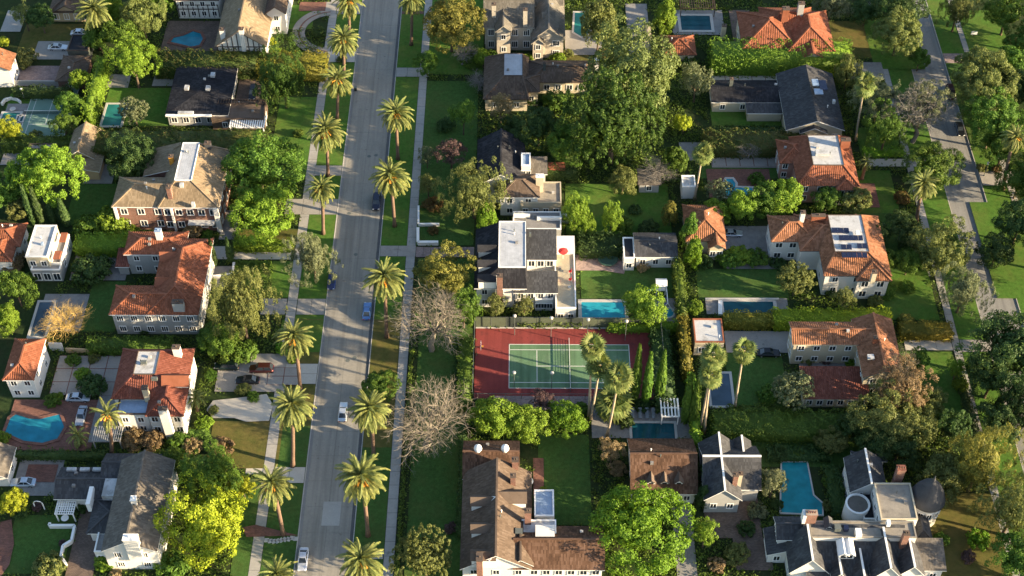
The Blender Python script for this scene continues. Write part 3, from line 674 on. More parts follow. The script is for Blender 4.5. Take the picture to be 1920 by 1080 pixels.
            if k == 'gable_x':
                for xx in ((wx0, wx0+.25), (wx1-.25, wx1)):
                    q = [(wy0, wt-.13), (wy1, wt-.13), (wy1, z+oh*p-g-.1), (ym, zr-g-.12), (wy0, z+oh*p-g-.1)]
                    wall.add([(x, a, b_) for x in xx for a, b_ in q], [(4,3,2,1,0), (5,6,7,8,9)]+[(i, (i+1) % 5, (i+1) % 5+5, i+5) for i in range(5)])
            elif k == 'gable_y':
                for yy in ((wy0, wy0+.25), (wy1-.25, wy1)):
                    q = [(wx0, wt-.13), (wx1, wt-.13), (wx1, z+oh*p-g-.1), (xm, zr-g-.12), (wx0, z+oh*p-g-.1)]
                    wall.add([(a, y, b_) for y in yy for a, b_ in q], [(0,1,2,3,4), (9,8,7,6,5)]+[(i+5, (i+1) % 5+5, (i+1) % 5, i) for i in range(5)])
            elif k.startswith('shed'):
                zz = {'shed_f': lambda x, y: z+(y-y0)*p, 'shed_r': lambda x, y: z+(x1-x)*p, 'shed_l': lambda x, y: z+(x-x0)*p}[k]
                c4 = [(wx0,wy0),(wx1,wy0),(wx1,wy1),(wx0,wy1)]
                wall.add([(a, b_, wt-.13) for a, b_ in c4]+[(a, b_, zz(a, b_)-.23) for a, b_ in c4], [(0,1,5,4),(1,2,6,5),(2,3,7,6),(3,0,4,7),(4,5,6,7)])
            s_wl = wall.build('wall', w['wall'], s.root)
        # vents, pipes and units on the roofs
        rr = random.Random(int(W*97+D*13)); ar = W*D
        if k in ('hip', 'gable_x', 'gable_y', 'deck', 'flat') and ar > 45:
            for _ in range(3 if ar > 110 else 2):
                vx = x0+W*rr.uniform(.2, .8); vy = y0+D*rr.uniform(.25, .8); dd = {'hip': min(vx-x0, x1-vx, vy-y0, y1-vy), 'gable_x': min(vy-y0, y1-vy), 'gable_y': min(vx-x0, x1-vx)}.get(k, 0)
                vz = z+w['par'] if k == 'flat' else z+dd*p
                if k == 'deck':
                    vx = x0+dl+(W-dl-dr)*rr.uniform(.2, .8); vy = y0+df+(D-df-db)*rr.uniform(.2, .8); vz = zr
                if any(q is not w and q['x0'] < vx+o.x < q['x1'] and q['y0'] < vy+o.y < q['y1'] for q in s.w): continue
                if rr.random() < .5: MB().lathe([(.09, -.3), (.09, .55), (.16, .56), (.12, .72)], (vx, vy, vz), 7).build('vent_pipe', M_iron if rr.random() < .6 else M_trim, s.root)
                else: MB().box(vx-.28, vx+.28, vy-.24, vy+.24, vz-.3, vz+.42).build('roof_vent', M_stone if rr.random() < .6 else M_coping, s.root)
        # windows
        H_ = z-zb; rows = w['rows'] or (2 if H_ > 4.9 else 1); nf, nr, nl = w['win']; wd, ht = w['wsz']
        wmesh, pmesh = window_meshes(wd, ht, w['bars'])
        for side, n in (('f', nf), ('r', nr), ('l', nl)):
            if not n: continue
            a0, a1 = (wx0, wx1) if side == 'f' else (wy0, wy1)
            for i in range(n):
                u = a0+(a1-a0)*(i+.5)/n
                for r_ in range(rows):
                    zz = zb+H_*(.5 if rows == 1 else (.27, .76)[r_])
                    pos = {'f': (u, wy0, zz), 'r': (wx1, u, zz), 'l': (wx0, u, zz)}[side]
                    gx, gy = pos[0]+o.x+{'f': 0, 'r': .4, 'l': -.4}[side], pos[1]+o.y-(.4 if side == 'f' else 0)
                    if any(q is not w and q['x0']+q['oh'] < gx < q['x1']-q['oh'] and q['y0']+q['oh'] < gy < q['y1']-q['oh'] and q['z'] > zz+o.z-.3 for q in s.w): continue
                    f_ = link('window', wmesh, s.root, pos); f_.rotation_euler.z = {'f': 0, 'r': math.pi/2, 'l': -math.pi/2}[side]
                    link('pane', pmesh, f_)
# ================================================================ other builders
def pool(label, pl=None, pr=None, pf=None, pb=None, water=None, px=None, coping=.5, cm=None, world=None):
    """coping ring, basin wall and water just under the coping"""
    if px: pts = [tuple(G(*q))[:2] for q in px]
    else:
        x0, x1, y0, y1 = world or rect_px(pl, pr, pf, pb); pts = [(x0,y0),(x1,y0),(x1,y1),(x0,y1)]
    if sum(pts[i][0]*pts[(i+1) % len(pts)][1]-pts[(i+1) % len(pts)][0]*pts[i][1] for i in range(len(pts))) < 0: pts = pts[::-1]
    n = len(pts); cx = sum(p[0] for p in pts)/n; cy = sum(p[1] for p in pts)/n
    root = empty('swimming_pool', (cx, cy, GZ), label, 'pool'); zt = .30
    P = [Vector((p[0]-cx, p[1]-cy, 0)) for p in pts]; O = []
    for i in range(n):
        a = (P[i]-P[i-1]).normalized(); b = (P[(i+1) % n]-P[i]).normalized(); na = Vector((a.y, -a.x, 0)); nb = Vector((b.y, -b.x, 0)); m_ = (na+nb).normalized()
        O.append(P[i]+m_*coping/max(.5, m_.dot(na)))
    up = Vector((0, 0, zt)); V = [p+up for p in P]+[p+up for p in O]+[p for p in O]+[p+up*.6 for p in P]
    F = [];
    for i in range(n): j = (i+1) % n; F += [(i, n+i, n+j, j), (n+i, 2*n+i, 2*n+j, n+j), (i, j, 3*n+j, 3*n+i)]
    MB().add(V, F).build('coping', cm or M_coping, root)
    MB().add([p*.999+Vector((0, 0, zt*.74)) for p in P], [tuple(range(n))]).build('water', water, root)
    xs = [p[0] for p in pts]; ys = [p[1] for p in pts]; OCC.append((min(xs)-.5, max(xs)+.5, min(ys)-.5, max(ys)+.5)); return root
def wall_run(name, label, cat, px, h, m, th=.3, z=GZ, cap=None):
    """low garden wall along a line of ground pixels"""
    P = [G(*q) for q in px]; o = P[0].copy(); root = empty(name, o, label, cat); b = MB(); c = MB()
    for a, d in zip(P[:-1], P[1:]):
        b.bar(a-o+Vector((0,0,h/2)), d-o+Vector((0,0,h/2)), th, h)
        if cap: c.bar(a-o+Vector((0,0,h+.05)), d-o+Vector((0,0,h+.05)), th+.1, .1)
    b.build('wall_body', m, root)
    if cap: c.build('coping', cap, root)
    return root
_car = {}
def car_meshes(kind):
    if kind in _car: return _car[kind]
    suv = kind == 'suv'
    Ln, Wd = (4.75, 1.86) if suv else (4.6, 1.78); h1 = .98 if suv else .86; h2 = 1.74 if suv else 1.40
    d = {}
    def loft(secs):
        b = MB(); n = len(secs[0])
        b.add([p for s_ in secs for p in s_], [(i*n+k, i*n+(k+1) % n, (i+1)*n+(k+1) % n, (i+1)*n+k) for i in range(len(secs)-1) for k in range(n)]+[tuple(range(n))[::-1], tuple((len(secs)-1)*n+k for k in range(n))]); return b
    def sec(y, hw, zb, zt): return [(-hw*.92, y, zb), (hw*.92, y, zb), (hw, y, zb+(zt-zb)*.45), (hw*.96, y, zt-.1), (hw*.82, y, zt), (-hw*.82, y, zt), (-hw*.96, y, zt-.1), (-hw, y, zb+(zt-zb)*.45)]
    hw = Wd/2; L2 = Ln/2
    d['body'] = loft([sec(-L2, hw*.80, .34, h1*.72), sec(-L2+.18, hw*.93, .26, h1*.82), sec(-L2+.9, hw, .22, h1*.95), sec(-L2+1.25, hw, .22, h1), sec(L2-1.1, hw, .22, h1*1.02), sec(L2-.25, hw*.95, .26, h1*(1.02 if suv else .98)), sec(L2, hw*.84, .36, h1*.88)]).mesh('body', M_glass, smooth=False)
    f0, f1, r1, r0 = (-L2+1.2, -L2+1.85, L2-.55, L2-.12) if suv else (-L2+1.3, -L2+2.0, L2-1.35, L2-.6)
    wb, wt = hw*.84, hw*.66; z0, z1 = h1-.03, h2
    d['cabin'] = MB().add([(-wb,f0,z0),(wb,f0,z0),(wb,r0,z0),(-wb,r0,z0),(-wt,f1,z1),(wt,f1,z1),(wt,r1,z1),(-wt,r1,z1)], [(3,2,1,0),(4,5,6,7),(0,1,5,4),(1,2,6,5),(2,3,7,6),(3,0,4,7)]).mesh('cabin', M_glass)
    d['roof_panel'] = MB().box(-wt*1.02, wt*1.02, f1+.02, r1-.02, z1-.02, z1+.05).mesh('roof_panel', M_glass, bevel=.02)
    def quad(a, b_, c, e, off): return [tuple(Vector(q)+Vector(off)) for q in (a, b_, c, e)]
    b = MB()
    def lerp(a, c, t): return tuple(a[i]+(c[i]-a[i])*t for i in range(3))
    for sx in (-1, 1):
        A0, A1, B1, B0 = (sx*wb,f0,z0), (sx*wt,f1,z1), (sx*wt,r1,z1), (sx*wb,r0,z0)
        for a, c, wdt in ((A0, A1, .1), (B0, B1, .12), (((sx*wb), (f0+r0)/2, z0), (sx*wt, (f1+r1)/2, z1), .09)): b.bar(a, c, wdt, .07)
    d['pillar'] = b.mesh('pillar', M_glass)
    t = MB().lathe([(.2, -.11), (.31, -.10), (.33, -.06), (.33, .06), (.31, .10), (.2, .11)], n=12).mesh('tyre', plain('tyre_rubber', (.02, .02, .02), .2))
    r = MB().lathe([(.2, -.115), (.19, .115)], n=10).mesh('rim', metalmat('wheel_rim', (.4, .4, .42), .35, .7))
    d['tyre'], d['rim'] = t, r; d['axles'] = [(sx*(hw-.1), y) for y in (-L2+.85, L2-.9) for sx in (-1, 1)]
    d['headlight'] = MB().box(-.2, .2, -.03, .03, -.07, .07).mesh('headlight', metalmat('lamp_glass', (.7, .72, .72), .15, 0)); d['taillight'] = MB().box(-.16, .16, -.03, .03, -.08, .08).mesh('taillight', metalmat('red_lamp', (.35, .02, .02), .2, 0))
    d['lamps'] = (hw*.62, L2, h1*.66); _car[kind] = d; return d
def car(px, py, rz, kind, color, label, z=GZ, name='parked_car', cat='car', group=None):
    """(px, py): middle of the car on its roof line; rz: where the bonnet points (0 = towards the viewer)"""
    d = car_meshes(kind); c = G(px, py, z+.8); m = metalmat('paint_%s' % '_'.join(str(int(k*100)) for k in color), color)
    root = empty(name, (c.x, c.y, z), label, cat, group, rz); OCC.append((c.x-2.3, c.x+2.3, c.y-2.3, c.y+2.3))
    bo = link('body', d['body'], root, m=m)
    link('cabin_glass', d['cabin'], root); link('roof_panel', d['roof_panel'], root, m=m); link('pillars', d['pillar'], root, m=m)
    for o in root.children:
        if o.name.startswith(('body', 'roof_panel', 'pillars')): o.material_slots[0].link = 'OBJECT'; o.material_slots[0].material = m
    for x, y in d['axles']:
        w_ = link('wheel', d['tyre'], root, (x, y, .33)); w_.rotation_euler.y = math.pi/2; link('rim', d['rim'], w_)
    lx, ly, lz = d['lamps']
    for s_ in (-1, 1): link('headlight', d['headlight'], root, (s_*lx, -ly, lz)); link('taillight', d['taillight'], root, (s_*lx, ly, lz*1.08))
    return root
def pergola(label, pl, pr, pf, pb, h, m, nx, ny, name='pergola', w=.14):
    x0, x1, y0, y1 = rect_px(pl, pr, pf, pb, h); cx, cy = (x0+x1)/2, (y0+y1)/2; root = empty(name, (cx, cy, GZ), label, 'pergola'); hx, hy = (x1-x0)/2, (y1-y0)/2
    for sx in (-1, 1):
        for sy in (-1, 1): MB().box(sx*(hx-.2)-.1, sx*(hx-.2)+.1, sy*(hy-.2)-.1, sy*(hy-.2)+.1, 0, h-.3).build('post', m, root)
    for sx in (-1, 1): MB().box(sx*(hx-.2)-.08, sx*(hx-.2)+.08, -hy, hy, h-.3, h-.12).build('beam', m, root)
    sl = MB().box(-hx, hx, -w/2, w/2, 0, .16).mesh('rafter', m); s2 = MB().box(-w/2, w/2, -hy, hy, 0, .12).mesh('slat', m)
    for i in range(ny): link('rafter', sl, root, (0, -hy+.1+(2*hy-.2)*i/max(1, ny-1), h-.118))
    for i in range(nx): link('slat', s2, root, (-hx+.1+(2*hx-.2)*i/max(1, nx-1), 0, h+.044))
    return root
# ================================================================ the setting
XL, XR = G(616, 540, 0).x, G(705, 540, 0).x                     # kerbs of the palm street
EL, ER = G(1842, 605, 0).x, G(1915, 595, 0).x                   # kerbs of the street on the right
YN, YF = 95.0, 420.0
def wrect(name, x0, x1, y0, y1, m, **k): return sheet_w(name, [(x0,y0),(x1,y0),(x1,y1),(x0,y1)], m, **k)
wrect('terrain', -2500, 2500, -800, 4000, M_ground, z=-.12, keep=False)
for a, b in ((-420, XL-.15), (XR+.15, EL-.15), (ER+.15, 420)):
    o = MB().box(a, b, YN-40, YF+120, -.3, GZ).build('ground', M_ground); o['kind'] = 'structure'
road = wrect('street', XL-.1, XR+.1, YN-40, YF+120, M_gutter, z=-.03)
slabs('street', XL+.5, XR-.6, YN-1, YN-1+44*5.6, 2, 44, M_road, 0.0, gap=.028, parent=road, th=.06, piece='road_slab')
for a, b in ((XL, XL+.5), (XR-.6, XR)): wrect('gutter', a, b, YN-40, YF+120, M_road2 if a == XL else M_gutter2, z=-.004)
wrect('street', EL-.1, ER+.1, YN-40, YF+120, M_road2, z=-.025)
for x in (XL, EL): o = MB().box(x-.16, x, YN-40, YF+120, -.2, GZ+.03).build('kerb', M_kerb); o['kind'] = 'structure'
for x in (XR, ER): o = MB().box(x, x+.16, YN-40, YF+120, -.2, GZ+.03).build('kerb', M_kerb); o['kind'] = 'structure'
for (px, py) in ((692, 293), (705, 291), (667, 477), (652, 676), (665, 671), (655, 400)):
    c = G(px, py, 0); o = MB().lathe([(.42, 0), (.42, .012), (.36, .018)], (0, 0, 0), 14).build('manhole_cover', M_iron, None, (c.x, c.y, .004))
    tag(o, {692: 'left iron manhole cover of the upper pair in the palm street', 705: 'right iron manhole cover of the upper pair in the palm street', 667: 'lone iron manhole cover in the street above the palm with orange fruit stalks', 652: 'left iron manhole cover of the pair on the sunlit stretch of street', 665: 'right iron manhole cover of the pair on the sunlit stretch of street', 655: 'faint iron manhole cover near the left kerb across from the navy vehicle'}[px], 'manhole cover')
SLx0, SLx1 = G(543, 540).x, G(561, 540).x; SRx0, SRx1 = G(757, 540).x, G(774, 540).x
ELx0, ELx1 = G(1758, 540).x, G(1772, 540).x; ERx0, ERx1 = G(1807, 95).x, G(1818, 95).x
def walkway(x0, x1, n=78):
    y0 = YN; return slabs('sidewalk', x0, x1, y0, y0+n*3.0, 1, n, M_walk, GZ+.075, gap=.06, base=M_gutter, piece='sidewalk_slab')
for a in ((SLx0, SLx1), (SRx0, SRx1), (ELx0, ELx1), (ERx0, ERx1)): walkway(*a)
# verges between pavement and kerb
def band(name, x0, x1, p0, p1, m): wrect(name, x0, x1, G(960, p0).y, G(960, p1).y, m)
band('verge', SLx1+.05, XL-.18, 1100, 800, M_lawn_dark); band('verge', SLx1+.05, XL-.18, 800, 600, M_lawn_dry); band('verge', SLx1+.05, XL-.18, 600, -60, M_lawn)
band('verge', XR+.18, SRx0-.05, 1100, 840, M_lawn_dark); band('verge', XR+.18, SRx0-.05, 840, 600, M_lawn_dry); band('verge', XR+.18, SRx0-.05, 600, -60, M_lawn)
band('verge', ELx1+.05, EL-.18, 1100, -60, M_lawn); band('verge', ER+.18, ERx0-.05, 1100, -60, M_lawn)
# drive aprons and drives; pieces are separate slabs
def apron(x0, x1, pf, pb, m, nx=1, ny=1, base=None, name='driveway'):
    y0, y1 = G(960, pf).y, G(960, pb).y; OCC.append((x0, x1, y0, y1)); return slabs(name, x0, x1, y0, y1, nx, ny, m, GZ+.10, gap=.07, base=base or M_gutter, piece='concrete_slab')
apron(XR+.2, SRx1+.3, 145, 128, M_walk, 3, 1); apron(XR+.2, SRx1+.1, 482, 462, M_drive, 2, 1); apron(SRx1+.15, G(889, 480).x, 483, 464, M_pinkpave, 8, 1)
apron(SLx1-.2, XL-.2, 331, 312, M_drive, 2, 1); apron(G(535, 390).x, XL-.2, 404, 375, M_drive, 3, 1); apron(SLx1+.1, XL-.2, 592, 562, M_drive, 2, 1); apron(G(490, 577).x, SLx0-.1, 592, 562, M_drive, 2, 1)
apron(SLx0+.3, XL-.2, 722, 684, M_drive_pale, 2, 2); apron(SLx1+.05, XL-.2, 908, 878, M_drive_pale, 2, 1)
apron(XR+.2, SRx0-.1, 1050, 1035, M_walk, 2, 1); apron(XR+.2, SRx0-.1, 27, 22, M_brickpave, 1, 1)
apron(XL-9.6, XL-.2, 28, 5, M_drive, 2, 1); apron(XL-9.6, XL-.2, 118, 98, M_drive_pale, 2, 1)
rect('path', 460, 548, 889, 876, M_drive_pale); rect('path', 395, 545, 486, 462, M_drive_pale); rect('path', 432, 556, 470, 466, M_drive)
apron(ER+.2, G(1830, 110).x, 116, 98, M_pinkpave, 2, 1); apron(ELx1+.1, EL-.2, 657, 634, M_drive, 1, 1); slabs('driveway', G(1698, 657).x, ELx0-.1, G(1700, 657).y, G(1700, 632).y, 3, 1, M_drive_pale, GZ+.1, base=M_gutter, piece='concrete_slab')
apron(ER+.2, ER+9, 345, 318, M_drive, 2, 1); apron(ELx1+.1, EL-.2, 305, 292, M_drive, 1, 1); rect('path', 1625, 1725, 312, 298, M_drive_pale); rect('path', 1678, 1745, 518, 508, M_drive_pale); rect('path', 1672, 1735, 462, 446, M_stone)
x = 0
for k in range(9):                                             # curved line of stepping stones across the verge
    c = G(500+6.8*k, 1013+2*math.sin(k*.8)-(3 if k > 6 else 0)); o = MB().box(-.42, .38, -.42, .4, 0, .07).build('stepping_stone', M_coping, None, (c.x, c.y, GZ)); o.rotation_euler.z = .2*k
    tag(o, ['first', 'second', 'third', 'fourth', 'fifth', 'sixth', 'seventh', 'eighth', 'last'][k]+' pale stepping stone from the pavement in the line crossing the lower left verge', 'stepping stone', 'stepping stones across the verge')
rect('street_patch', 602, 636, 985, 940, M_patch, z=.008)
# lawns
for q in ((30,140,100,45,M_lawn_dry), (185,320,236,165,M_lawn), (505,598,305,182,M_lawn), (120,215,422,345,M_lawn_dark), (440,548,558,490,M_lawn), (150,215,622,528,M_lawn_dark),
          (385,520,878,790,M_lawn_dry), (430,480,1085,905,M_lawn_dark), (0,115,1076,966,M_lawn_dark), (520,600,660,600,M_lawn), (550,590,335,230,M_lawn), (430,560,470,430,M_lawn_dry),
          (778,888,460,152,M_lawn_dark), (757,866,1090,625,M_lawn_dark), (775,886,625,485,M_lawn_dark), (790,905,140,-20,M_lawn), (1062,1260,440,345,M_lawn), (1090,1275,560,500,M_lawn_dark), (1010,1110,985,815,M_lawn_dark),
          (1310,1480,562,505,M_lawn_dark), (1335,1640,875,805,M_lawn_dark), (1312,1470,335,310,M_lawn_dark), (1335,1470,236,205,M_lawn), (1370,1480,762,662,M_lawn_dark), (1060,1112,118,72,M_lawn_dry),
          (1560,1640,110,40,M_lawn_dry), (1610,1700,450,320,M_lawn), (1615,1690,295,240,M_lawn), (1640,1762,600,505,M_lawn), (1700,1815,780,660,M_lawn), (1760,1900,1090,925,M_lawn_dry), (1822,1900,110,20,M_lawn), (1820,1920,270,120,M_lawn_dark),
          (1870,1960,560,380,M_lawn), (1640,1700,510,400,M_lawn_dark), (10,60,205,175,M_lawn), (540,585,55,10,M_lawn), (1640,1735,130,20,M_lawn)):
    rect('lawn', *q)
# patios and yards
for q in ((20,112,162,124,M_pinkpave), (0,38,60,20,M_walk), (60,150,112,78,M_drive), (0,52,238,195,M_stone), (300,440,98,40,M_brownpave), (285,330,162,130,M_stone), (440,485,195,130,M_brownpave), (170,240,165,140,M_stone),
          (0,60,310,272,M_stone), (155,210,345,305,M_stone), (130,235,526,464,M_stone), (65,150,622,552,M_stone), (0,170,845,750,M_brickpave), (165,215,830,725,M_stone), (402,530,735,664,M_drive), (20,105,930,855,M_stone), (120,172,1090,955,M_brownpave), (395,440,540,500,M_stone), (410,440,450,395,M_stone),
          (1080,1170,508,463,M_pinkpave), (1085,1175,600,562,M_stone), (1215,1280,605,560,M_stone), (1110,1300,822,765,M_stone), (1180,1222,112,8,M_stone), (1262,1360,66,20,M_stone), (1380,1420,110,20,M_brownpave),
          (1276,1320,302,268,M_stone), (1360,1465,505,425,M_stone), (1325,1480,590,560,M_stone), (1362,1488,662,622,M_drive), (1333,1460,162,140,M_stone), (1335,1500,315,283,M_drive), (1330,1450,372,318,M_brickpave), (1270,1308,1085,925,M_stone),
          (1325,1430,1010,935,M_brownpave), (1380,1450,1070,1010,M_brownpave), (1610,1650,390,345,M_brickpave), (1000,1020,930,860,M_brickpave), (960,1050,440,385,M_pinkpave), (1060,1130,104,58,M_drive), (925,1110,770,744,M_pinkpave), (1500,1640,700,672,M_stone), (1590,1660,150,118,M_stone)):
    rect('patio', *q)
poly('path', [(1100,500),(1130,508),(1170,515),(1172,508),(1135,500),(1105,490)], M_pinkpave)
poly('path', [(0,980),(22,975),(27,1020),(18,1060),(0,1085)], M_brickpave)
poly('path', [(387,770),(400,752),(440,748),(500,740),(512,760),(505,790),(462,792),(440,785),(400,785)], M_drive_pale)
poly('path', [(560,1005),(462,1008),(455,990),(480,985)], M_brickpave)
# circular drive of two concrete arcs with a brick band between
def arc(name, px, py, r0, r1, a0, a1, m, n=26):
    c = G(px, py); pts = [(c.x+r1*math.cos(math.radians(a0+(a1-a0)*i/n)), c.y+r1*math.sin(math.radians(a0+(a1-a0)*i/n))) for i in range(n+1)]
    pts += [(c.x+r0*math.cos(math.radians(a1-(a1-a0)*i/n)), c.y+r0*math.sin(math.radians(a1-(a1-a0)*i/n))) for i in range(n+1)]
    return sheet_w(name, pts, m, keep=False)
arc('driveway', 620, 60, 6.3, 7.5, 95, 268, M_drive); arc('driveway', 620, 60, 7.5, 7.9, 95, 268, M_brickpave); arc('driveway', 620, 60, 7.9, 9.4, 95, 268, M_drive); rect('driveway', 560, 610, 22, 5, M_brickpave)
rect('driveway', 565, 640, 45, 30, M_drive) if 0 else None
# separate paving slabs in courts and drives
def slab_rect(pl, pr, pf, pb, nx, ny, m, base=None):
    x0, x1, y0, y1 = rect_px(pl, pr, pf, pb); OCC.append((x0, x1, y0, y1)); return slabs('courtyard', x0, x1, y0, y1, nx, ny, m, GZ+.22, gap=.16, base=base or M_joint, piece='concrete_slab')
slab_rect(92, 218, 742, 668, 4, 3, M_drive); slab_rect(1336, 1462, 160, 141, 5, 1, M_drive_pale); slab_rect(1336, 1466, 313, 284, 5, 1, M_drive); slab_rect(500, 560, 723, 690, 2, 2, M_drive)
# ---------------------------------------------------------------- tennis court with red surround
M_cred = plain('court_red', (.20, .04, .036), .25, .25, 4, .85, .05, .2, stain=((.13, .032, .03), .5, .56), streak=True); M_cgreen = plain('court_green', (.10, .18, .095), .2, .25, 4, .85, .05, .2, stain=((.14, .21, .13), .4, .55), streak=True); M_pale_green = plain('faded_court_green', (.15, .24, .19), .12, .3, 4)
M_line = plain('court_line', (.52, .52, .48), .05, 1, 4); M_screen = plain('windscreen_cloth', (.05, .06, .05), .25, .5, 4, .9, 0, .1); M_net = plain('net_cord', (.03, .035, .03), .2)
def court(name, label, cx, cy, wx, wy, x0, x1, y0, y1, surround, inner, along='x'):
    root = empty(name, (cx, cy, GZ), label, 'court'); OCC.append((x0, x1, y0, y1))
    MB().box(x0-cx, x1-cx, y0-cy, y1-cy, .02, .16).build('surround', surround, root)
    hx, hy = wx/2, wy/2; MB().box(-hx, hx, -hy, hy, .10, .165).build('playing_surface', inner, root)
    lm = MB(); t = .07; z0, z1 = .16, .171
    def ln(a, b, c, d): lm.box(a-t, b+t, c-t, d+t, z0, z1)
    def q(a, b, c, d): ln(a, b, c, d) if along == 'x' else ln(c, d, a, b)
    l, s = (hx, hy) if along == 'x' else (hy, hx); ss = s*.75; sv = l*.54
    q(-l, l, s, s); q(-l, l, -s, -s); q(-l, -l, -s+.2, s-.2); q(l, l, -s+.2, s-.2); q(-l+.2, l-.2, ss, ss); q(-l+.2, l-.2, -ss, -ss); q(-sv, -sv, -ss+.2, ss-.2); q(sv, sv, -ss+.2, ss-.2); q(-sv+.2, sv-.2, 0, 0)
    lm.build('court_line', M_line, root); return root
a0 = G(955, 729); a1 = G(1181, 647); ccx, ccy = (G(955, 690).x+G(1181, 690).x)/2, (a0.y+a1.y)/2
bx0, bx1 = G(890, 690).x, G(1241, 690).x; by0, by1 = G(960, 748).y, G(960, 617).y
court('tennis_court', 'green tennis court with white lines in a wide red surround', ccx, ccy, 23.77, 10.97, bx0, bx1, by0, by1, M_cred, M_cgreen)
def net(label, cx, cy, half, along):
    root = empty('tennis_net', (cx, cy, GZ+.16), label, 'net'); b = MB(); n = 14
    def P(u, z): return (0, u, z) if along == 'x' else (u, 0, z)
    for s in (-1, 1): MB().tube([P(s*half, 0), P(s*half, 1.1)], [.06, .06], 6).build('post', M_iron, root)
    for i in range(int(half*8)+1): u = -half+2*half*i/(int(half*8)); b.bar(P(u, .06), P(u, .92), .03)
    for k in range(7): b.bar(P(-half, .06+.14*k), P(half, .06+.14*k), .03)
    b.build('net_mesh', M_net, root); MB().bar(P(-half, .96), P(half, .96), .07, .1).build('net_band', M_trim, root)
net('dark tennis net across the middle of the red and green court', ccx, ccy, 6.4, 'x')
q = rect_px(50, 112, 246, 173); court('tennis_court', 'pale green tennis court in shade at upper left beside the tall hedge', (q[0]+q[1])/2, (q[2]+q[3])/2, 10.4, 17, q[0]-1, q[1]+1.2, q[2]-.5, q[3]+.5, M_pale_green, M_pale_green, 'y')
net('low net across the pale green shaded court', (q[0]+q[1])/2, (q[2]+q[3])/2-1, 5.5, 'y')
fr = empty('court_fence', (ccx, by1, GZ), 'tall green fence with dark windscreen panels along the far side of the red court', 'fence')
pm = MB().tube([(0,0,0), (0,0,3.3)], [.05, .05], 6).mesh('fence_post', M_iron); n = 12; stp = (bx1-bx0)/n
scm = MB().box(.06, stp-.06, -.02, .02, .12, 3.1).mesh('windscreen', plain('olive_screen', (.10, .115, .075), .15, .5, 4, .95, 0, .1)); sc2 = MB().box(.06, stp-.06, -.02, .02, .12, 3.1).mesh('windscreen', M_screen)
for i in range(n+1):
    link('fence_post', pm, fr, (bx0-ccx+stp*i, .35, 0))
    if i < n: link('windscreen', sc2 if i % 4 == 2 else scm, fr, (bx0-ccx+stp*i, .35, 0))
MB().bar((bx0-ccx, .35, 3.25), (bx1-ccx, .35, 3.25), .06).build('top_rail', M_iron, fr); MB().box(bx0-ccx, bx1-ccx, .02, .24, 0, .35).build('base_kerb', M_coping, fr)
def side_fence(label, x, y0, y1, h=3.2, along='y', dens=.55):
    root = empty('court_fence', (x if along == 'y' else (x[0]+x[1])/2, (y0+y1)/2, GZ), label, 'fence'); b = MB(); n = max(2, int((abs(y1-y0) if along == 'y' else x[1]-x[0])/3))
    ln = (y1-y0) if along == 'y' else x[1]-x[0]
    def P(u, z): return (0, u, z) if along == 'y' else (u, 0, z)
    for i in range(n+1): u = -ln/2+ln*i/n; MB().tube([P(u, 0), P(u, h)], [.05, .05], 6).build('fence_post', M_iron, root)
    k = int(ln/dens)
    for i in range(k+1): b.bar(P(-ln/2+ln*i/k, .05), P(-ln/2+ln*i/k, h), .018)
    for i in range(7): b.bar(P(-ln/2, .05+h*i/6.1), P(ln/2, .05+h*i/6.1), .018)
    b.build('wire_mesh', M_iron, root); MB().bar(P(-ln/2, h), P(ln/2, h), .07).build('top_rail', M_iron, root); return root
side_fence('green wire fence on the right end of the red court by the slim cypresses', bx1+.2, by0, by1); side_fence('green wire fence on the left end of the red court', bx0-.2, by0, by1); side_fence('low wire fence on the near side of the red court', (bx0, bx1), by0-.25, by0-.25, 2.0, 'x', .8)
def court_lamp(px, py, h, label, base=None):
    c = G(px, py, h); root = empty('court_lamp', (c.x, c.y, GZ), label, 'lamp', 'lamps round the red court')
    MB().tube([(0,0,0), (0,0,h-.3)], [.07, .05], 6).build('pole', M_iron, root); MB().lathe([(.1, -.2), (.34, -.1), (.36, .18), (.16, .32)], (0,0,h-.2), 10).build('lamp_head', M_coping, root)
for px, py, l in ((965, 592, 'leftmost court lamp on the far side of the red court'), (1034, 596, 'second court lamp from the left behind the red court'), (1103, 599, 'third court lamp behind the red court beside the blue pool'), (1175, 602, 'rightmost court lamp behind the red court by the round bright tree'), (964, 698, 'left court lamp on the near side of the red court'), (1035, 699, 'right court lamp on the near side of the red court')): court_lamp(px, py, 6.2 if py < 650 else 5.0, l)
bh = empty('basketball_hoop', tuple(G(893, 668)), 'basketball hoop on a post at the left end of the red court', 'hoop')
MB().tube([(0,0,0), (0,0,2.8), (.9,0,3.3)], [.08, .07, .06], 6).build('post', M_iron, bh); MB().box(.95, 1.0, -.9, .9, 2.8, 3.9).build('backboard', M_trim, bh); MB().lathe([(.24, 0), (.24, .03)], (1.28, 0, 3.05), 12).build('rim', M_orange_fruit, bh)
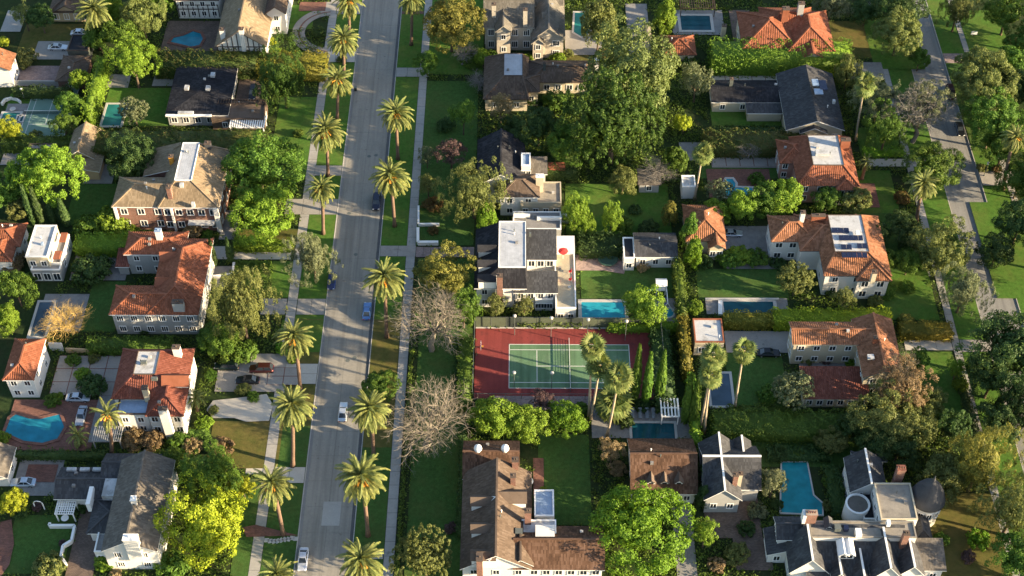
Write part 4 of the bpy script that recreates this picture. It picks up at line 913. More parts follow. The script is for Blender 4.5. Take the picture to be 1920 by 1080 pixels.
# ---------------------------------------------------------------- pools
W_teal = watermat('teal_water', (.015, .17, .24)); W_cyan = watermat('bright_blue_water', (.022, .25, .33)); W_dark = watermat('dark_pool_water', (.008, .062, .08)); W_green = watermat('green_pool_water', (.02, .14, .13)); W_grey = watermat('grey_blue_cover', (.055, .085, .115)); W_sea = watermat('sea_green_water', (.012, .20, .235))
pool('kidney shaped blue pool in brown paving beside the half-timbered house', px=[(320,80),(326,72),(345,68),(362,60),(376,64),(381,74),(374,86),(358,89),(338,84)], water=W_teal, cm=M_brickpave, coping=.7)
pool('green rectangular pool with a white coping beside the black roofed house', 191, 226, 237, 197, W_green)
pool('small teal pool at the left edge beside the pale green court', -2, 30, 238, 213, W_green); pool('square spa next to the teal pool at the left edge', 31, 42, 229, 219, W_dark, coping=.35)
pool('free-form bright blue pool in red brick paving at the left edge', px=[(10,812),(20,785),(30,778),(55,786),(75,787),(112,778),(121,802),(108,824),(80,832),(45,828)], water=W_teal, cm=M_brickpave, coping=.6)
pool('narrow grey-blue pool under the golden leafless tree', 56, 84, 632, 568, W_grey)
pool('bright blue lap pool behind the far fence of the red court', 1091, 1172, 597, 568, W_cyan, coping=.7)
pool('small round spa between the bright round tree and the cypress row', px=[(1254+9*math.cos(k*.628), 588+8*math.sin(k*.628)) for k in range(10)], water=W_cyan, coping=.4)
pool('dark blue pool with a pale coping in the middle of the right block', 1358, 1452, 588, 567, W_dark, coping=.7)
pool('grey-blue pool between the two tall fan palms and the lawn', 1335, 1374, 762, 702, W_grey); pool('dark still pool behind the cedar roofed garage', 1186, 1266, 826, 795, W_dark)
pool('dark pool with stone paving under the upper pergola', 1278, 1334, 58, 31, W_dark, coping=.7)
pool('sea green pool bent at one end beside the white turreted mansion', px=[(1464,962),(1466,868),(1512,868),(1524,930),(1541,945),(1541,966)], water=W_sea, coping=.28)
pool('small blue pool with a keyhole end in brick paving', px=[(1358,345),(1362,337),(1373,337),(1379,345),(1378,353),(1410,354),(1412,368),(1362,370),(1356,358)], water=W_cyan, coping=.5)
pool('teal pool half hidden by the brownish green tall tree', px=[(1076,62),(1078,25),(1106,25),(1106,64),(1090,70)], water=W_green)
pool('teal covered pool beside the red roof with the white deck', 1466, 1497, 335, 315, watermat('pool_cover_teal', (.03, .28, .24)), coping=.4)
# ================================================================ the houses
# left of the palm street, from the far end
h = House('house', 'tan bungalow with a dark brown roof at the top left corner', 'house', M_tanwall, M_brown); h.wing(90, 172, 23, -12, 3.2, 'hip', .5, win=(4, 2, 0), wsz=(1.1, 1.6)); h.wing(100, 146, 22, -20, 3.4, 'gable_y', .6, roof=M_brown); h.done()
h = House('house', 'white half-timbered house with a tan roof slope beside the kidney pool', 'house', M_white, M_tan)
h.wing(402, 500, 88, -75, 5.0, 'gable_y', .75, roof=M_tan, win=(0, 4, 4)); h.wing(325, 410, 0, -60, 6.0, 'hip', .5, roof=M_slate, win=(4, 0, 2)); h.wing(496, 536, 26, -40, 6.5, 'gable_y', .8, roof=M_brown, win=(1, 1, 0))
h.chimney(416, 55, 9.0, 1.1, 1.1, M_white, 8); h.chimney(452, 54, 10.0, 1.1, 1.1, M_white, 9)
def timbers(o):
    def face(px, pf, pb, z, n, top):
        x0, x1, y0, y1 = rect_px(px[0], px[1], pf, pb, z); y = y0+.42-o.y; b = MB()
        for i in range(n+1):
            x = x0+.6+(x1-x0-1.2)*i/n; zz = top+(1-abs(2*i/n-1))*(x1-x0)/2*.72*(1 if top > 4.6 else 0); b.box(x-o.x-.11, x-o.x+.11, y-.06, y+.05, .4, zz-.4)
        b.box(x0+.5-o.x, x1-.5-o.x, y-.07, y+.05, 2.75, 3.0); b.box(x0+.5-o.x, x1-.5-o.x, y-.075, y+.05, top-.5, top-.25); b.build('timber_frame', M_timber, h.root)
    face((402, 500), 88, 60, 5.0, 9, 5.0); face((325, 410), 0, -30, 6.0, 8, 4.5)
h.add(timbers); h.done()
h = House('house', 'long low house with a black roof beside the green rectangular pool', 'house', M_greywall, M_black, trim=M_trim)
h.wing(309, 428, 216, 122, 3.6, 'hip', .16, win=(5, 0, 3), wsz=(1.2, 1.4), cap=False); h.wing(392, 497, 226, 186, 3.2, 'flat', deckmat=M_brown, wall=M_brown, trim=M_fascia_d, parapet=.2, win=(2, 1, 0))
for px, py in ((398, 138), (389, 163), (349, 162)): h.box_part('skylight', px-4, px+4, py+4, py-3, 5.4, .6, M_deck)
h.box_part('roof_fascia', 310, 396, 217, 214, 3.95, .3, M_trim); h.box_part('roof_vent', 333, 362, 212, 208, 4.5, .4, M_deck); h.done()
h = House('house', 'white walled house cut by the left edge below the parked white car', 'house', M_white, M_tanred); h.wing(-40, 19, 132, 100, 5.5, 'gable_y', .5, win=(0, 2, 0)); h.done()
h = House('garage', 'low brown roofed garage between the pink patio and the tall hedge', 'garage', M_brick, M_brown); h.wing(103, 158, 152, 104, 2.8, 'hip', .22, win=(1, 0, 0)); h.done()
h = House('carport', 'black flat carport roof beside the parked white car', 'carport', M_darkwall, M_black); h.wing(122, 168, 98, 64, 2.8, 'flat', deckmat=M_black, trim=M_fascia_d, parapet=.1); h.done()
h = House('house', 'small tan gabled cottage with a sunlit right slope left of the brick house', 'house', M_tanwall, M_tan, trim=M_trim); h.wing(122, 177, 298, 243, 3.4, 'gable_y', .75, win=(1, 1, 0)); h.wing(145, 186, 322, 272, 3.0, 'shed_r', .22, roof=M_tan); h.done()
h = House('shed', 'low grey flat roofed shed beside the bright round tree', 'shed', M_greywall, M_grey); h.wing(48, 106, 283, 268, 2.8, 'flat', deckmat=M_stone, parapet=.1); h.done()
h = House('house', 'red brick house with a tan hipped roof and white windows', 'house', M_brick, M_tan, trim=M_trim)
h.wing(209, 345, 388, 332, 7.3, 'hip', .5, win=(4, 0, 2), wsz=(1.25, 1.5)); h.wing(296, 411, 389, 282, 7.5, 'deck', 3.2, deck=(3.4, 6.2, 5.0, 1.2), deckmat=M_metal, win=(5, 5, 0), wsz=(1.25, 1.5)); h.wing(268, 330, 330, 280, 6.5, 'shed_l', .3)
h.chimney(316, 350, 11.5, .9, 1.3, M_brick, 6); h.chimney(320, 293, 10.5, .9, .9, M_orange_fruit, 4); h.chimney(389, 268, 11.0, 1.3, 1.0, M_slate, 6); h.box_part('roof_vent', 336, 343, 347, 342, 10.6, 1.0, M_deck); h.box_part('roof_vent', 358, 364, 382, 378, 9.0, 1.2, M_deck)
h.box_part('balcony', 352, 401, 421, 411, 3.4, .35, M_deck); h.box_part('corner_pier', 399, 408, 392, 388, 7.2, 7.0, M_white); h.box_part('corner_pier', 212, 217, 391, 388, 7.2, 7.0, M_white); h.box_part('downpipe', 318, 322, 391, 388, 7.2, 7, M_white); h.done()
h = House('house', 'grey house with a broad red tile roof of three wings and a white chimney', 'house', M_greywall, M_red, trim=M_trim)
h.wing(276, 373, 588, 447, 6.6, 'hip', .5, win=(0, 6, 2)); h.wing(204, 371, 590, 535, 6.5, 'hip', .48, win=(6, 0, 1), wsz=(1.2, 1.4), bars=3); h.wing(231, 345, 477, 434, 6.4, 'hip', .42, win=(3, 0, 1)); h.wing(216, 242, 500, 470, 2.9, 'shed_f', .2, roof=M_red2)
h.chimney(296, 432, 10.0, 1.2, 1.0, M_white, 5, capm=M_bluemetal); h.chimney(333, 566, 9.2, 2.2, 1.0, M_greywall, 9, pots=3); h.dormer(300, 472, 8.6, 2.4, 3.4, .9, 'l', M_greywall, M_red); h.dormer(292, 520, 8.4, 2.4, 3.4, .9, 'l', M_greywall, M_red); h.done()
h = House('house', 'white flat roofed house with a terrace at the left edge', 'house', M_white, M_deck, trim=M_trim); h.wing(44, 93, 488, 423, 5.8, 'flat', wall=M_cream, win=(2, 2, 0)); h.wing(92, 118, 500, 440, 3.4, 'flat', deckmat=M_stone, win=(0, 2, 0)); h.wing(54, 116, 512, 480, 3.0, 'flat', wall=M_greywall, deckmat=M_walk, win=(3, 0, 0), wsz=(1.3, 1.9))
h.box_part('tile_canopy', 110, 122, 452, 436, 5.6, .4, M_red); h.box_part('tile_canopy', 99, 111, 484, 470, 5.6, .4, M_red); h.box_part('roof_vent', 76, 80, 456, 453, 7.0, .8, M_bluemetal); h.done()
h = House('house', 'red tile roofed house cut by the left edge above the bare brown bush', 'house', M_white, M_red); h.wing(-45, 38, 462, 418, 4.5, 'hip', .45, win=(0, 1, 0)); h.wing(-30, 22, 490, 440, 4.2, 'hip', .45, win=(0, 1, 0)); h.done()
h = House('garage', 'white two-storey garage house with a red hipped tile roof at the left edge', 'garage', M_white, M_red, trim=M_trim); h.wing(4, 64, 713, 635, 6.0, 'hip', .55, win=(2, 2, 0)); h.box_part('arched_vent', 33, 41, 714, 713, 4.6, 2.0, M_glass); h.done()
h = House('house', 'white house with a red tile roof around a white flat deck', 'house', M_white, M_red2, trim=M_fascia_d)
h.wing(208, 347, 748, 654, 6.6, 'deck', 2.3, deck=(4.0, 6.0, 4.2, 2.6), deckmat=M_deck, win=(2, 4, 3), roof=M_red2); h.wing(272, 344, 780, 708, 6.4, 'hip', .5, win=(3, 2, 0), roof=M_red2, wsz=(1.1, 1.4)); h.wing(213, 280, 782, 740, 5.4, 'flat', deckmat=M_bluemetal, win=(2, 0, 1), parapet=.3)
h.dormer(352, 704, 9.4, 2.6, 5, .8, 'r', M_white, M_red); h.chimney(271, 727, 9.5, 1.0, 1.0, M_cream, 4); h.chimney(330, 651, 10.0, 1.4, 1.0, M_white, 5); h.chimney(305, 766, 9.2, 1.6, .9, M_white, 9); h.box_part('roof_vent', 263, 274, 679, 675, 10.0, .7, M_iron); h.box_part('roof_vent', 283, 294, 710, 706, 10.0, .7, M_iron); h.done()
h = House('house', 'white clapboard house with grey shingle gables at the lower left', 'house', M_white, M_slate, trim=M_trim)
h.wing(189, 295, 1034, 862, 6.4, 'gable_y', .62, roof=M_grey, win=(2, 7, 2), wsz=(1.1, 1.4), bars=3, oh=.3); h.wing(100, 215, 936, 876, 3.6, 'gable_x', .42, win=(2, 0, 1)); h.wing(162, 240, 1000, 935, 3.4, 'hip', .4, win=(2, 0, 2)); h.wing(188, 300, 900, 850, 4.8, 'gable_x', .5); h.wing(172, 200, 1040, 990, 3.0, 'flat', deckmat=M_stone, win=(1, 0, 2), parapet=.3)
h.chimney(244, 1008, 10.6, 2.4, 1.2, M_white, 7, pots=2, capm=M_trim); h.chimney(250, 935, 10.4, .9, 1.0, M_white, 4, capm=M_trim); h.dormer(266, 872, 8.8, 2.2, 3, 1.0, 'f', M_white, M_grey)
for px in (133, 158, 182): h.box_part('skylight', px-9, px+9, 882, 876, 4.6, .5, M_deck)
h.box_part('balcony', 190, 214, 930, 897, 5.4, 1.4, M_deck); h.box_part('parapet', 160, 168, 945, 912, 5.2, 2.5, M_trim); h.done()
h = House('garage', 'shaded garage with a white rake board at the left edge near the silver car', 'garage', M_white, M_grey, trim=M_trim); h.wing(-48, 14, 896, 838, 3.4, 'gable_y', .6, win=(0, 1, 0)); h.done()
# between the two streets
h = House('house', 'grey stone manor with slate roofs and pale twin gables at the top', 'house', M_beige, M_greyslate, trim=M_beige)
h.wing(906, 1002, 52, -8, 7.2, 'gable_x', .55, win=(4, 0, 3), wsz=(1.3, 1.7), bars=3); h.wing(998, 1060, 74, 0, 6.0, 'gable_y', .85, roof=M_greyslate, win=(2, 2, 0), wsz=(1.4, 1.4), bars=3); h.wing(928, 960, 60, -10, 7.6, 'gable_y', .9, win=(1, 0, 0)); h.wing(996, 1022, 82, 30, 5.4, 'gable_y', .9, win=(1, 0, 0)); h.wing(955, 1056, 10, -30, 7.0, 'gable_x', .6, roof=M_greyslate)
h.dormer(1046, 40, 9.2, 2, 3, 1, 'r', M_cream, M_greyslate); h.dormer(1040, 22, 9.2, 2, 3, 1, 'r', M_cream, M_greyslate); h.chimney(985, 18, 12, 1.0, 1.0, M_beige, 6); h.chimney(926, 8, 12, 1.0, 1.0, M_beige, 6); h.done()
h = House('house', 'long brown roofed house with a white metal deck beside the big sycamore', 'house', M_cream, M_brown, trim=M_fascia_d)
h.wing(906, 992, 186, 108, 4.0, 'deck', 2.4, deck=(4.8, 1.6, 5.6, 1.6), deckmat=M_metal, win=(2, 0, 3)); h.wing(990, 1125, 154, 113, 3.8, 'hip', .42, roof=M_brown, win=(6, 1, 0), wsz=(1.2, 1.4)); h.wing(958, 1012, 172, 140, 4.6, 'hip', .45, win=(2, 0, 0)); h.chimney(1119, 112, 8.0, .8, .8, M_white, 5, capm=M_trim); h.chimney(1021, 118, 7, .6, .6, M_iron, 3); h.done()
h = House('garage', 'small red tile roofed garage behind the big sycamore', 'garage', M_cream, M_red2); h.wing(1243, 1306, 103, 66, 3.4, 'hip', .5, roof=M_red, win=(2, 0, 0)); h.done()
h = House('garden_house', 'cream gabled garden house peeking over the big sycamore', 'shed', M_cream, M_grey); h.wing(1204, 1222, 76, 50, 4.0, 'gable_y', .9); h.done()
h = House('house', 'dark roofed house with a white bay facade and tan flat wing below the plum tree', 'house', M_white, M_black, trim=M_trim)
h.wing(893, 985, 348, 262, 5.6, 'gable_y', .62, roof=M_black, win=(0, 0, 4)); h.wing(934, 1012, 370, 326, 6.0, 'hip', .5, roof=M_brown, win=(2, 0, 1), wsz=(1.1, 1.3)); h.wing(972, 1056, 386, 342, 3.8, 'flat', deckmat=M_gravel, wall=M_cream, trim=M_cream, win=(4, 1, 0)); h.wing(974, 998, 316, 288, 7.2, 'flat', deckmat=M_bluemetal, win=(2, 1, 0)); h.wing(995, 1026, 326, 300, 5.2, 'shed_f', .25, roof=M_grey)
h.chimney(1012, 330, 8.6, 1.6, 1.0, M_cream, 6, capm=M_trim); h.box_part('tile_canopy', 1028, 1060, 318, 304, 3.0, .3, M_red); h.done()
h = House('house', 'white house with a black mansard and pale metal roof beside the red parasol terrace', 'house', M_white, M_black, trim=M_trim)
h.wing(889, 988, 541, 430, 6.2, 'deck', 3.0, deck=(5.0, .4, 3.2, .8), deckmat=M_metal, roof=M_black, win=(3, 0, 4), cap=False); h.wing(984, 1044, 487, 436, 6.4, 'shed_f', .14, roof=M_slate, win=(3, 1, 0), wsz=(1.2, 1.5)); h.wing(963, 1046, 549, 514, 5.2, 'shed_f', .2, roof=M_slate, win=(4, 1, 0), wsz=(1.0, 1.6)); h.wing(1038, 1084, 585, 446, 3.4, 'flat', deckmat=plain('terrace_tile', (.36, .31, .22), .25, .6, 5), win=(2, 4, 0), parapet=.7); h.wing(1000, 1040, 566, 544, 3.2, 'flat', deckmat=M_deck, win=(3, 0, 0), parapet=.2)
for py in (459, 487, 515): h.dormer(897, py, 9.6, 1.7, 3.6, 2.3, 'l', M_trim, M_black)
h.chimney(937, 517, 10.6, 1.1, 1.0, M_brick, 8); h.box_part('penthouse', 1042, 1078, 470, 442, 5.2, 1.6, M_white); h.box_part('roof_vent', 992, 996, 438, 435, 9.6, 1, M_iron); h.done()
h = House('terrace_house', 'grey roof terrace with pale railings between the tan flat wing and the black mansard', 'house', M_greywall, M_stone, trim=M_trim); h.wing(958, 1056, 436, 398, 3.4, 'flat', deckmat=M_stone, win=(3, 1, 0), parapet=.5); h.box_part('railing', 1007, 1053, 408, 405, 4.9, .9, M_trim); h.box_part('railing', 963, 994, 403, 400, 4.9, .9, M_trim); h.done()
h = House('garage', 'white garage with a dark grey shingle roof behind the swing set', 'garage', M_white, M_slate, trim=M_trim); h.wing(1190, 1271, 482, 436, 3.8, 'gable_x', .38, win=(3, 0, 0)); h.wing(1166, 1194, 490, 446, 3.4, 'flat', deckmat=M_black, win=(1, 0, 0)); h.done()
h = House('house', 'cedar shingled mansion with three arched dormers at the bottom centre', 'house', M_white, M_cedar, trim=M_trim)
h.wing(862, 998, 1068, 885, 6.2, 'gable_y', .72, roof=M_brown, win=(3, 3, 5)); h.wing(867, 974, 898, 826, 6.0, 'gable_x', .62, roof=M_cedar, win=(0, 2, 3)); h.wing(962, 1134, 1068, 986, 6.0, 'gable_x', .62, roof=M_cedar, win=(7, 1, 0), wsz=(1.1, 1.4)); h.wing(998, 1043, 974, 918, 6.6, 'flat', deckmat=M_bluemetal, win=(0, 2, 0)); h.wing(958, 1047, 1014, 974, 6.9, 'flat', deckmat=M_deck, win=(4, 1, 0))
h.dormer(986, 922, 10.6, 2.6, 5.0, 2.0, 'r', M_trim, M_brown); h.wing(952, 1000, 1060, 1010, 6.7, 'gable_y', .8, roof=M_brown, win=(1, 0, 0)); h.box_part('roof_deck', 1004, 1040, 1006, 984, 8.3, 1.0, M_white); h.box_part('roof_unit', 966, 980, 1000, 990, 8.6, 1.2, M_iron)
for py in (932, 983, 1034): h.dormer(884, py, 10.4, 1.9, 4.2, 2.6, 'l', M_trim, M_brown, flash=1.3)
h.chimney(966, 862, 10.6, 1.1, 1.0, M_brick, 6, pots=2); h.chimney(990, 958, 11, 1.1, .9, M_brick, 7, pots=2); h.chimney(899, 1045, 10.6, 1.0, 1.6, M_brick, 6); h.chimney(962, 892, 11, .9, .9, M_brick, 6)
def domes(o):
    for px in (896, 947):
        c = G(px, 840, 9.0)-o; MB().lathe([(.7, -.7), (.74, -.1), (.66, .3), (.42, .6), (.06, .74)], (c.x, c.y, c.z), 14).build('skylight_dome', M_trim, h.root, smooth=True)
h.add(domes); h.done()
h = House('garage', 'brown shingled coach house with small white dormers above the vivid green tree', 'garage', M_white, M_cedar, trim=M_trim); h.wing(1182, 1309, 926, 822, 3.8, 'gable_x', .62, roof=M_cedar, win=(4, 1, 1))
for px in (1222, 1247, 1274): h.dormer(px, 900, 6.0, 1.4, 2.6, 1.0, 'f', M_trim, M_brown)
h.done()
h = House('house', 'dark slate cottage with crossing white ridges left of the sea green pool', 'house', M_greywall, M_slate, trim=M_trim)
h.wing(1318, 1428, 918, 836, 4.6, 'gable_x', .75, roof=M_slate, win=(0, 1, 1), cap=M_trim); h.wing(1320, 1392, 938, 830, 4.8, 'gable_y', .95, roof=M_slate, win=(2, 0, 1), cap=M_trim); h.wing(1374, 1412, 862, 826, 4.8, 'gable_y', .9, roof=M_slate, cap=M_trim); h.chimney(1380, 890, 9, .8, .8, M_brick, 4); h.chimney(1389, 888, 8.6, .7, .7, M_cream, 4); h.done()
# right block
h = House('house', 'red tile house with orange sunlit ridges at the top right', 'house', M_cream, M_red, trim=M_fascia_d)
h.wing(1392, 1500, 92, 22, 5.6, 'hip', .5, win=(3, 0, 2)); h.wing(1478, 1566, 96, 20, 5.8, 'hip', .55, win=(3, 2, 0)); h.wing(1430, 1530, 60, 14, 6.4, 'hip', .5); h.wing(1500, 1548, 110, 40, 5.4, 'gable_y', .55); h.chimney(1474, 16, 11, 1.6, 1.4, M_red, 5); h.chimney(1503, 6, 11.5, 1.4, 1.2, M_greywall, 7); h.chimney(1358, 48, 5.5, 1.0, 1.0, M_cream, 4); h.done()
h = House('house', 'dark grey roofed house with pale trim behind the grey clipped hedge', 'house', M_cream, M_black, trim=M_trim)
h.wing(1334, 1492, 192, 150, 3.4, 'gable_x', .3, roof=M_black, win=(4, 0, 1), cap=False); h.wing(1474, 1584, 244, 138, 4.4, 'gable_y', .42, roof=M_slate, win=(4, 4, 0), cap=False); h.wing(1500, 1552, 250, 200, 4.2, 'gable_y', .5, roof=M_slate, win=(3, 1, 0), cap=False); h.wing(1400, 1470, 212, 172, 3.0, 'shed_f', .12, roof=M_slate); h.chimney(1372, 148, 6.4, .8, .8, M_iron, 3)
h.box_part('solar_panel', 1524, 1536, 160, 148, 8.3, .2, M_bluemetal); h.box_part('solar_panel', 1538, 1552, 168, 150, 8.3, .2, M_solar); h.box_part('solar_panel', 1528, 1544, 176, 166, 8.3, .2, M_bluemetal); h.box_part('roof_vent', 1562, 1567, 190, 186, 7.2, .8, M_deck); h.done()
h = House('house', 'red tile house with a white roof deck beside the teal covered pool', 'house', M_pinkwall, M_red, trim=M_fascia_d)
h.wing(1495, 1612, 348, 258, 5.6, 'deck', 2.0, deck=(3.8, 3.2, 4.4, 1.6), deckmat=M_deck, roof=M_red, win=(4, 3, 2)); h.wing(1462, 1520, 306, 262, 5.2, 'hip', .45, win=(3, 0, 2)); h.wing(1568, 1608, 356, 318, 5.4, 'hip', .5, win=(2, 1, 0)); h.chimney(1586, 262, 9.5, 2.0, 1.0, M_red, 4); h.box_part('roof_unit', 1530, 1556, 288, 280, 9.0, .8, M_deck); h.done()
h = House('garage', 'small red tile house with an open gable behind the conifer row', 'garage', M_cream, M_tanred); h.wing(1286, 1362, 452, 384, 4.4, 'hip', .55, roof=M_tanred, win=(2, 2, 0)); h.wing(1328, 1361, 466, 430, 4.0, 'gable_y', .7, roof=M_tanred, win=(2, 1, 0)); h.done()
h = House('house', 'white house with a weathered tile roof and rows of solar panels', 'house', M_white, M_tanred, trim=M_fascia_d)
h.wing(1446, 1532, 453, 404, 6.2, 'hip', .48, roof=M_tanred, win=(3, 0, 2), wsz=(1.3, 1.3)); h.wing(1545, 1672, 517, 406, 6.4, 'deck', 2.3, deck=(2.6, 4.4, 4.6, 2.0), deckmat=M_deck, roof=M_tanred, win=(3, 5, 2)); h.wing(1500, 1620, 470, 402, 6.3, 'hip', .4, roof=M_tanred); h.wing(1606, 1672, 526, 470, 6.1, 'hip', .5, roof=M_tanred, win=(2, 2, 0), wsz=(1.3, 1.5)); h.wing(1515, 1560, 482, 440, 3.4, 'hip', .3, win=(2, 0, 0))
h.chimney(1506, 398, 10, .9, .9, M_white, 4); h.chimney(1535, 404, 9.2, 2.8, .8, M_red, 3); h.chimney(1640, 510, 9.2, .9, .9, M_cream, 3)
def solar(o):
    z = 9.05; me = MB().box(-.8, .8, -.5, .5, -.03, .03).mesh('solar_panel', M_solar)
    for (p0, p1, py, n) in ((1560, 1592, 432, 3), (1573, 1618, 446, 5), (1607, 1626, 461, 2), (1577, 1597, 463, 2), (1578, 1626, 478, 5)):
        for k in range(n):
            for r_ in (0,):
                c = G(p0+(p1-p0)*(k+.5)/n, py, z)-o; l = link('solar_panel', me, h.root, c); l.rotation_euler.x = .2; l.scale = (.95*(p1-p0)/n/scale_at(py, z)/1.6,)+(1.25, 1)
h.add(solar); h.box_part('skylight', 1606, 1612, 437, 431, 9.6, .6, M_trim); h.done()
h = House('house', 'cream house with weathered tile wings round a small court below the yellow hedge', 'house', M_cream, M_tanred, trim=M_cream)
h.wing(1486, 1642, 646, 603, 6.6, 'gable_x', .42, roof=M_tanred, win=(5, 0, 2), wsz=(1.1, 1.2)); h.wing(1618, 1697, 708, 598, 6.4, 'gable_y', .48, roof=M_tanred, win=(2, 4, 3), wsz=(1.1, 1.3)); h.wing(1506, 1632, 748, 694, 3.2, 'shed_f', .18, roof=M_red2, win=(6, 0, 1)); h.chimney(1642, 633, 9.4, .7, .7, M_red, 3); h.box_part('skylight', 1628, 1640, 672, 664, 8.2, .5, M_deck); h.done()
h = House('garage', 'flat white roofed garage with a red tile edge beside the parked black car', 'garage', M_cream, M_deck, trim=M_red); h.wing(1299, 1362, 648, 598, 3.6, 'flat', deckmat=M_deck, trim=M_red, win=(2, 1, 0)); h.done()
h = House('pool_house', 'plain white garden wall building beside the single fan palm', 'pool house', M_white, M_deck, trim=M_trim); h.wing(1276, 1308, 356, 330, 3.2, 'flat', deckmat=M_deck, win=(0, 0, 0)); h.done()
h = House('garage', 'grey roofed shed half hidden by the leafless tree beside the back lawn', 'shed', M_greywall, M_grey); h.wing(1196, 1240, 346, 316, 3.0, 'gable_x', .4, roof=M_stone and M_grey, win=(1, 0, 0)); h.done()
# white mansion with the turret
h = House('mansion', 'white mansion with slate gables, gravel flat roofs and a round turret at the lower right', 'house', M_white, M_slate, trim=M_trim)
h.wing(1516, 1724, 1012, 974, 8.0, 'flat', deckmat=M_gravel, win=(0, 1, 0), parapet=.02, trim=M_gravel); h.wing(1648, 1726, 978, 903, 8.1, 'flat', deckmat=M_gravel, win=(0, 4, 3), parapet=.03, trim=M_cream)
h.wing(1512, 1702, 1086, 1010, 3.8, 'shed_f', .55, roof=M_slate, win=(3, 0, 0)); h.wing(1456, 1524, 1012, 968, 6.0, 'gable_x', .6, roof=M_slate, win=(1, 0, 2)); h.wing(1480, 1554, 1074, 1008, 4.6, 'gable_y', 1.25, roof=M_slate, win=(2, 0, 2), cap=M_trim); h.wing(1438, 1480, 1040, 990, 3.4, 'shed_l', .4, roof=M_slate, win=(1, 0, 2)); h.wing(1594, 1664, 922, 858, 5.6, 'gable_y', .85, roof=M_slate, win=(2, 1, 2), cap=M_trim)
h.wing(1634, 1692, 1084, 1010, 5.0, 'gable_y', 1.35, roof=M_slate, win=(2, 0, 0), cap=M_trim); h.wing(1684, 1734, 1078, 1014, 5.0, 'gable_y', 1.25, roof=M_slate, win=(2, 0, 0), cap=M_trim); h.wing(1704, 1774, 1068, 1018, 4.6, 'shed_f', .3, roof=M_grey, win=(2, 1, 0)); h.wing(1616, 1652, 978, 922, 4.0, 'flat', deckmat=M_black, parapet=.4)
h.chimney(1522, 962, 10.8, 1.9, 1.0, M_brick, 5, pots=4, capm=M_brick); h.chimney(1690, 878, 10.6, 1.4, 1.1, M_brick, 8, pots=4, capm=M_brick); h.dormer(1584, 1036, 8.2, 1.5, 3, 1.3, 'f', M_white, M_trim); h.dormer(1596, 1036, 8.2, 1.5, 3, 1.3, 'f', M_white, M_trim)
h.box_part('roof_hatch', 1606, 1617, 1003, 990, 9.1, .8, M_trim); h.box_part('roof_unit', 1566, 1578, 992, 982, 9.2, .9, M_iron); h.box_part('roof_unit', 1583, 1592, 992, 984, 9.2, .9, M_solar); h.box_part('roof_vent', 1664, 1671, 982, 974, 9.4, 1, M_trim); h.wing(1560, 1590, 1084, 1030, 4.6, 'gable_y', 1.2, roof=M_slate, win=(1, 0, 0), cap=M_trim); h.wing(1600, 1634, 1088, 1040, 4.4, 'gable_y', 1.2, roof=M_slate, win=(1, 0, 0), cap=M_trim); h.wing(1716, 1748, 1010, 962, 4.2, 'hip', .6, roof=M_slate, win=(1, 2, 0)); h.dormer(1556, 985, 9.0, 1.2, 2, 1.0, 'f', M_trim, M_slate); h.chimney(1700, 1000, 10.6, 1.0, .9, M_brick, 5, pots=2); h.wing(1600, 1662, 862, 846, 4.6, 'hip', .5, roof=M_slate); h.box_part('ridge_finial', 1507, 1513, 968, 955, 10.6, 2.4, M_trim)
def turret(o):
    c = G(1736, 940, 5)-o; R_ = 2.75
    t_ = MB().lathe([(R_, -5), (R_, .9), (R_-.05, 1.2)], (c.x, c.y, c.z), 20).build('turret', M_white, h.root, smooth=True)
    MB().lathe([(R_+.45, 1.15), (R_+.3, 1.6), (R_-.1, 3.0), (R_-.9, 4.6), (R_-1.9, 5.8), (.35, 6.6), (.12, 7.4), (.05, 8.0)], (c.x, c.y, c.z), 24).build('turret_roof', M_slate, t_, smooth=True)
    for k in range(6):
        a = -2.6+k*.55; w_, p_ = window_meshes(.8, 1.4, 2); f_ = link('window', w_, h.root, (c.x+R_*math.cos(a), c.y+R_*math.sin(a), c.z-.9)); f_.rotation_euler.z = a+math.pi/2; link('pane', p_, f_)
    c = G(1606, 952, 4)-o; b = MB(); b.lathe([(2.15, -4), (2.15, 1.0), (2.0, 1.0)], (c.x, c.y, c.z), 20); y_ = b.build('round_bay', M_white, h.root, smooth=True)
    MB().lathe([(2.2, .98), (2.2, 1.4), (1.85, 1.4), (1.85, 1.02)], (c.x, c.y, c.z), 20).build('bay_parapet', M_trim, y_); MB().lathe([(1.84, 1.0), (1.84, 1.12)], (c.x, c.y, c.z), 20).build('bay_floor', M_grey, y_)
h.add(turret); h.done()
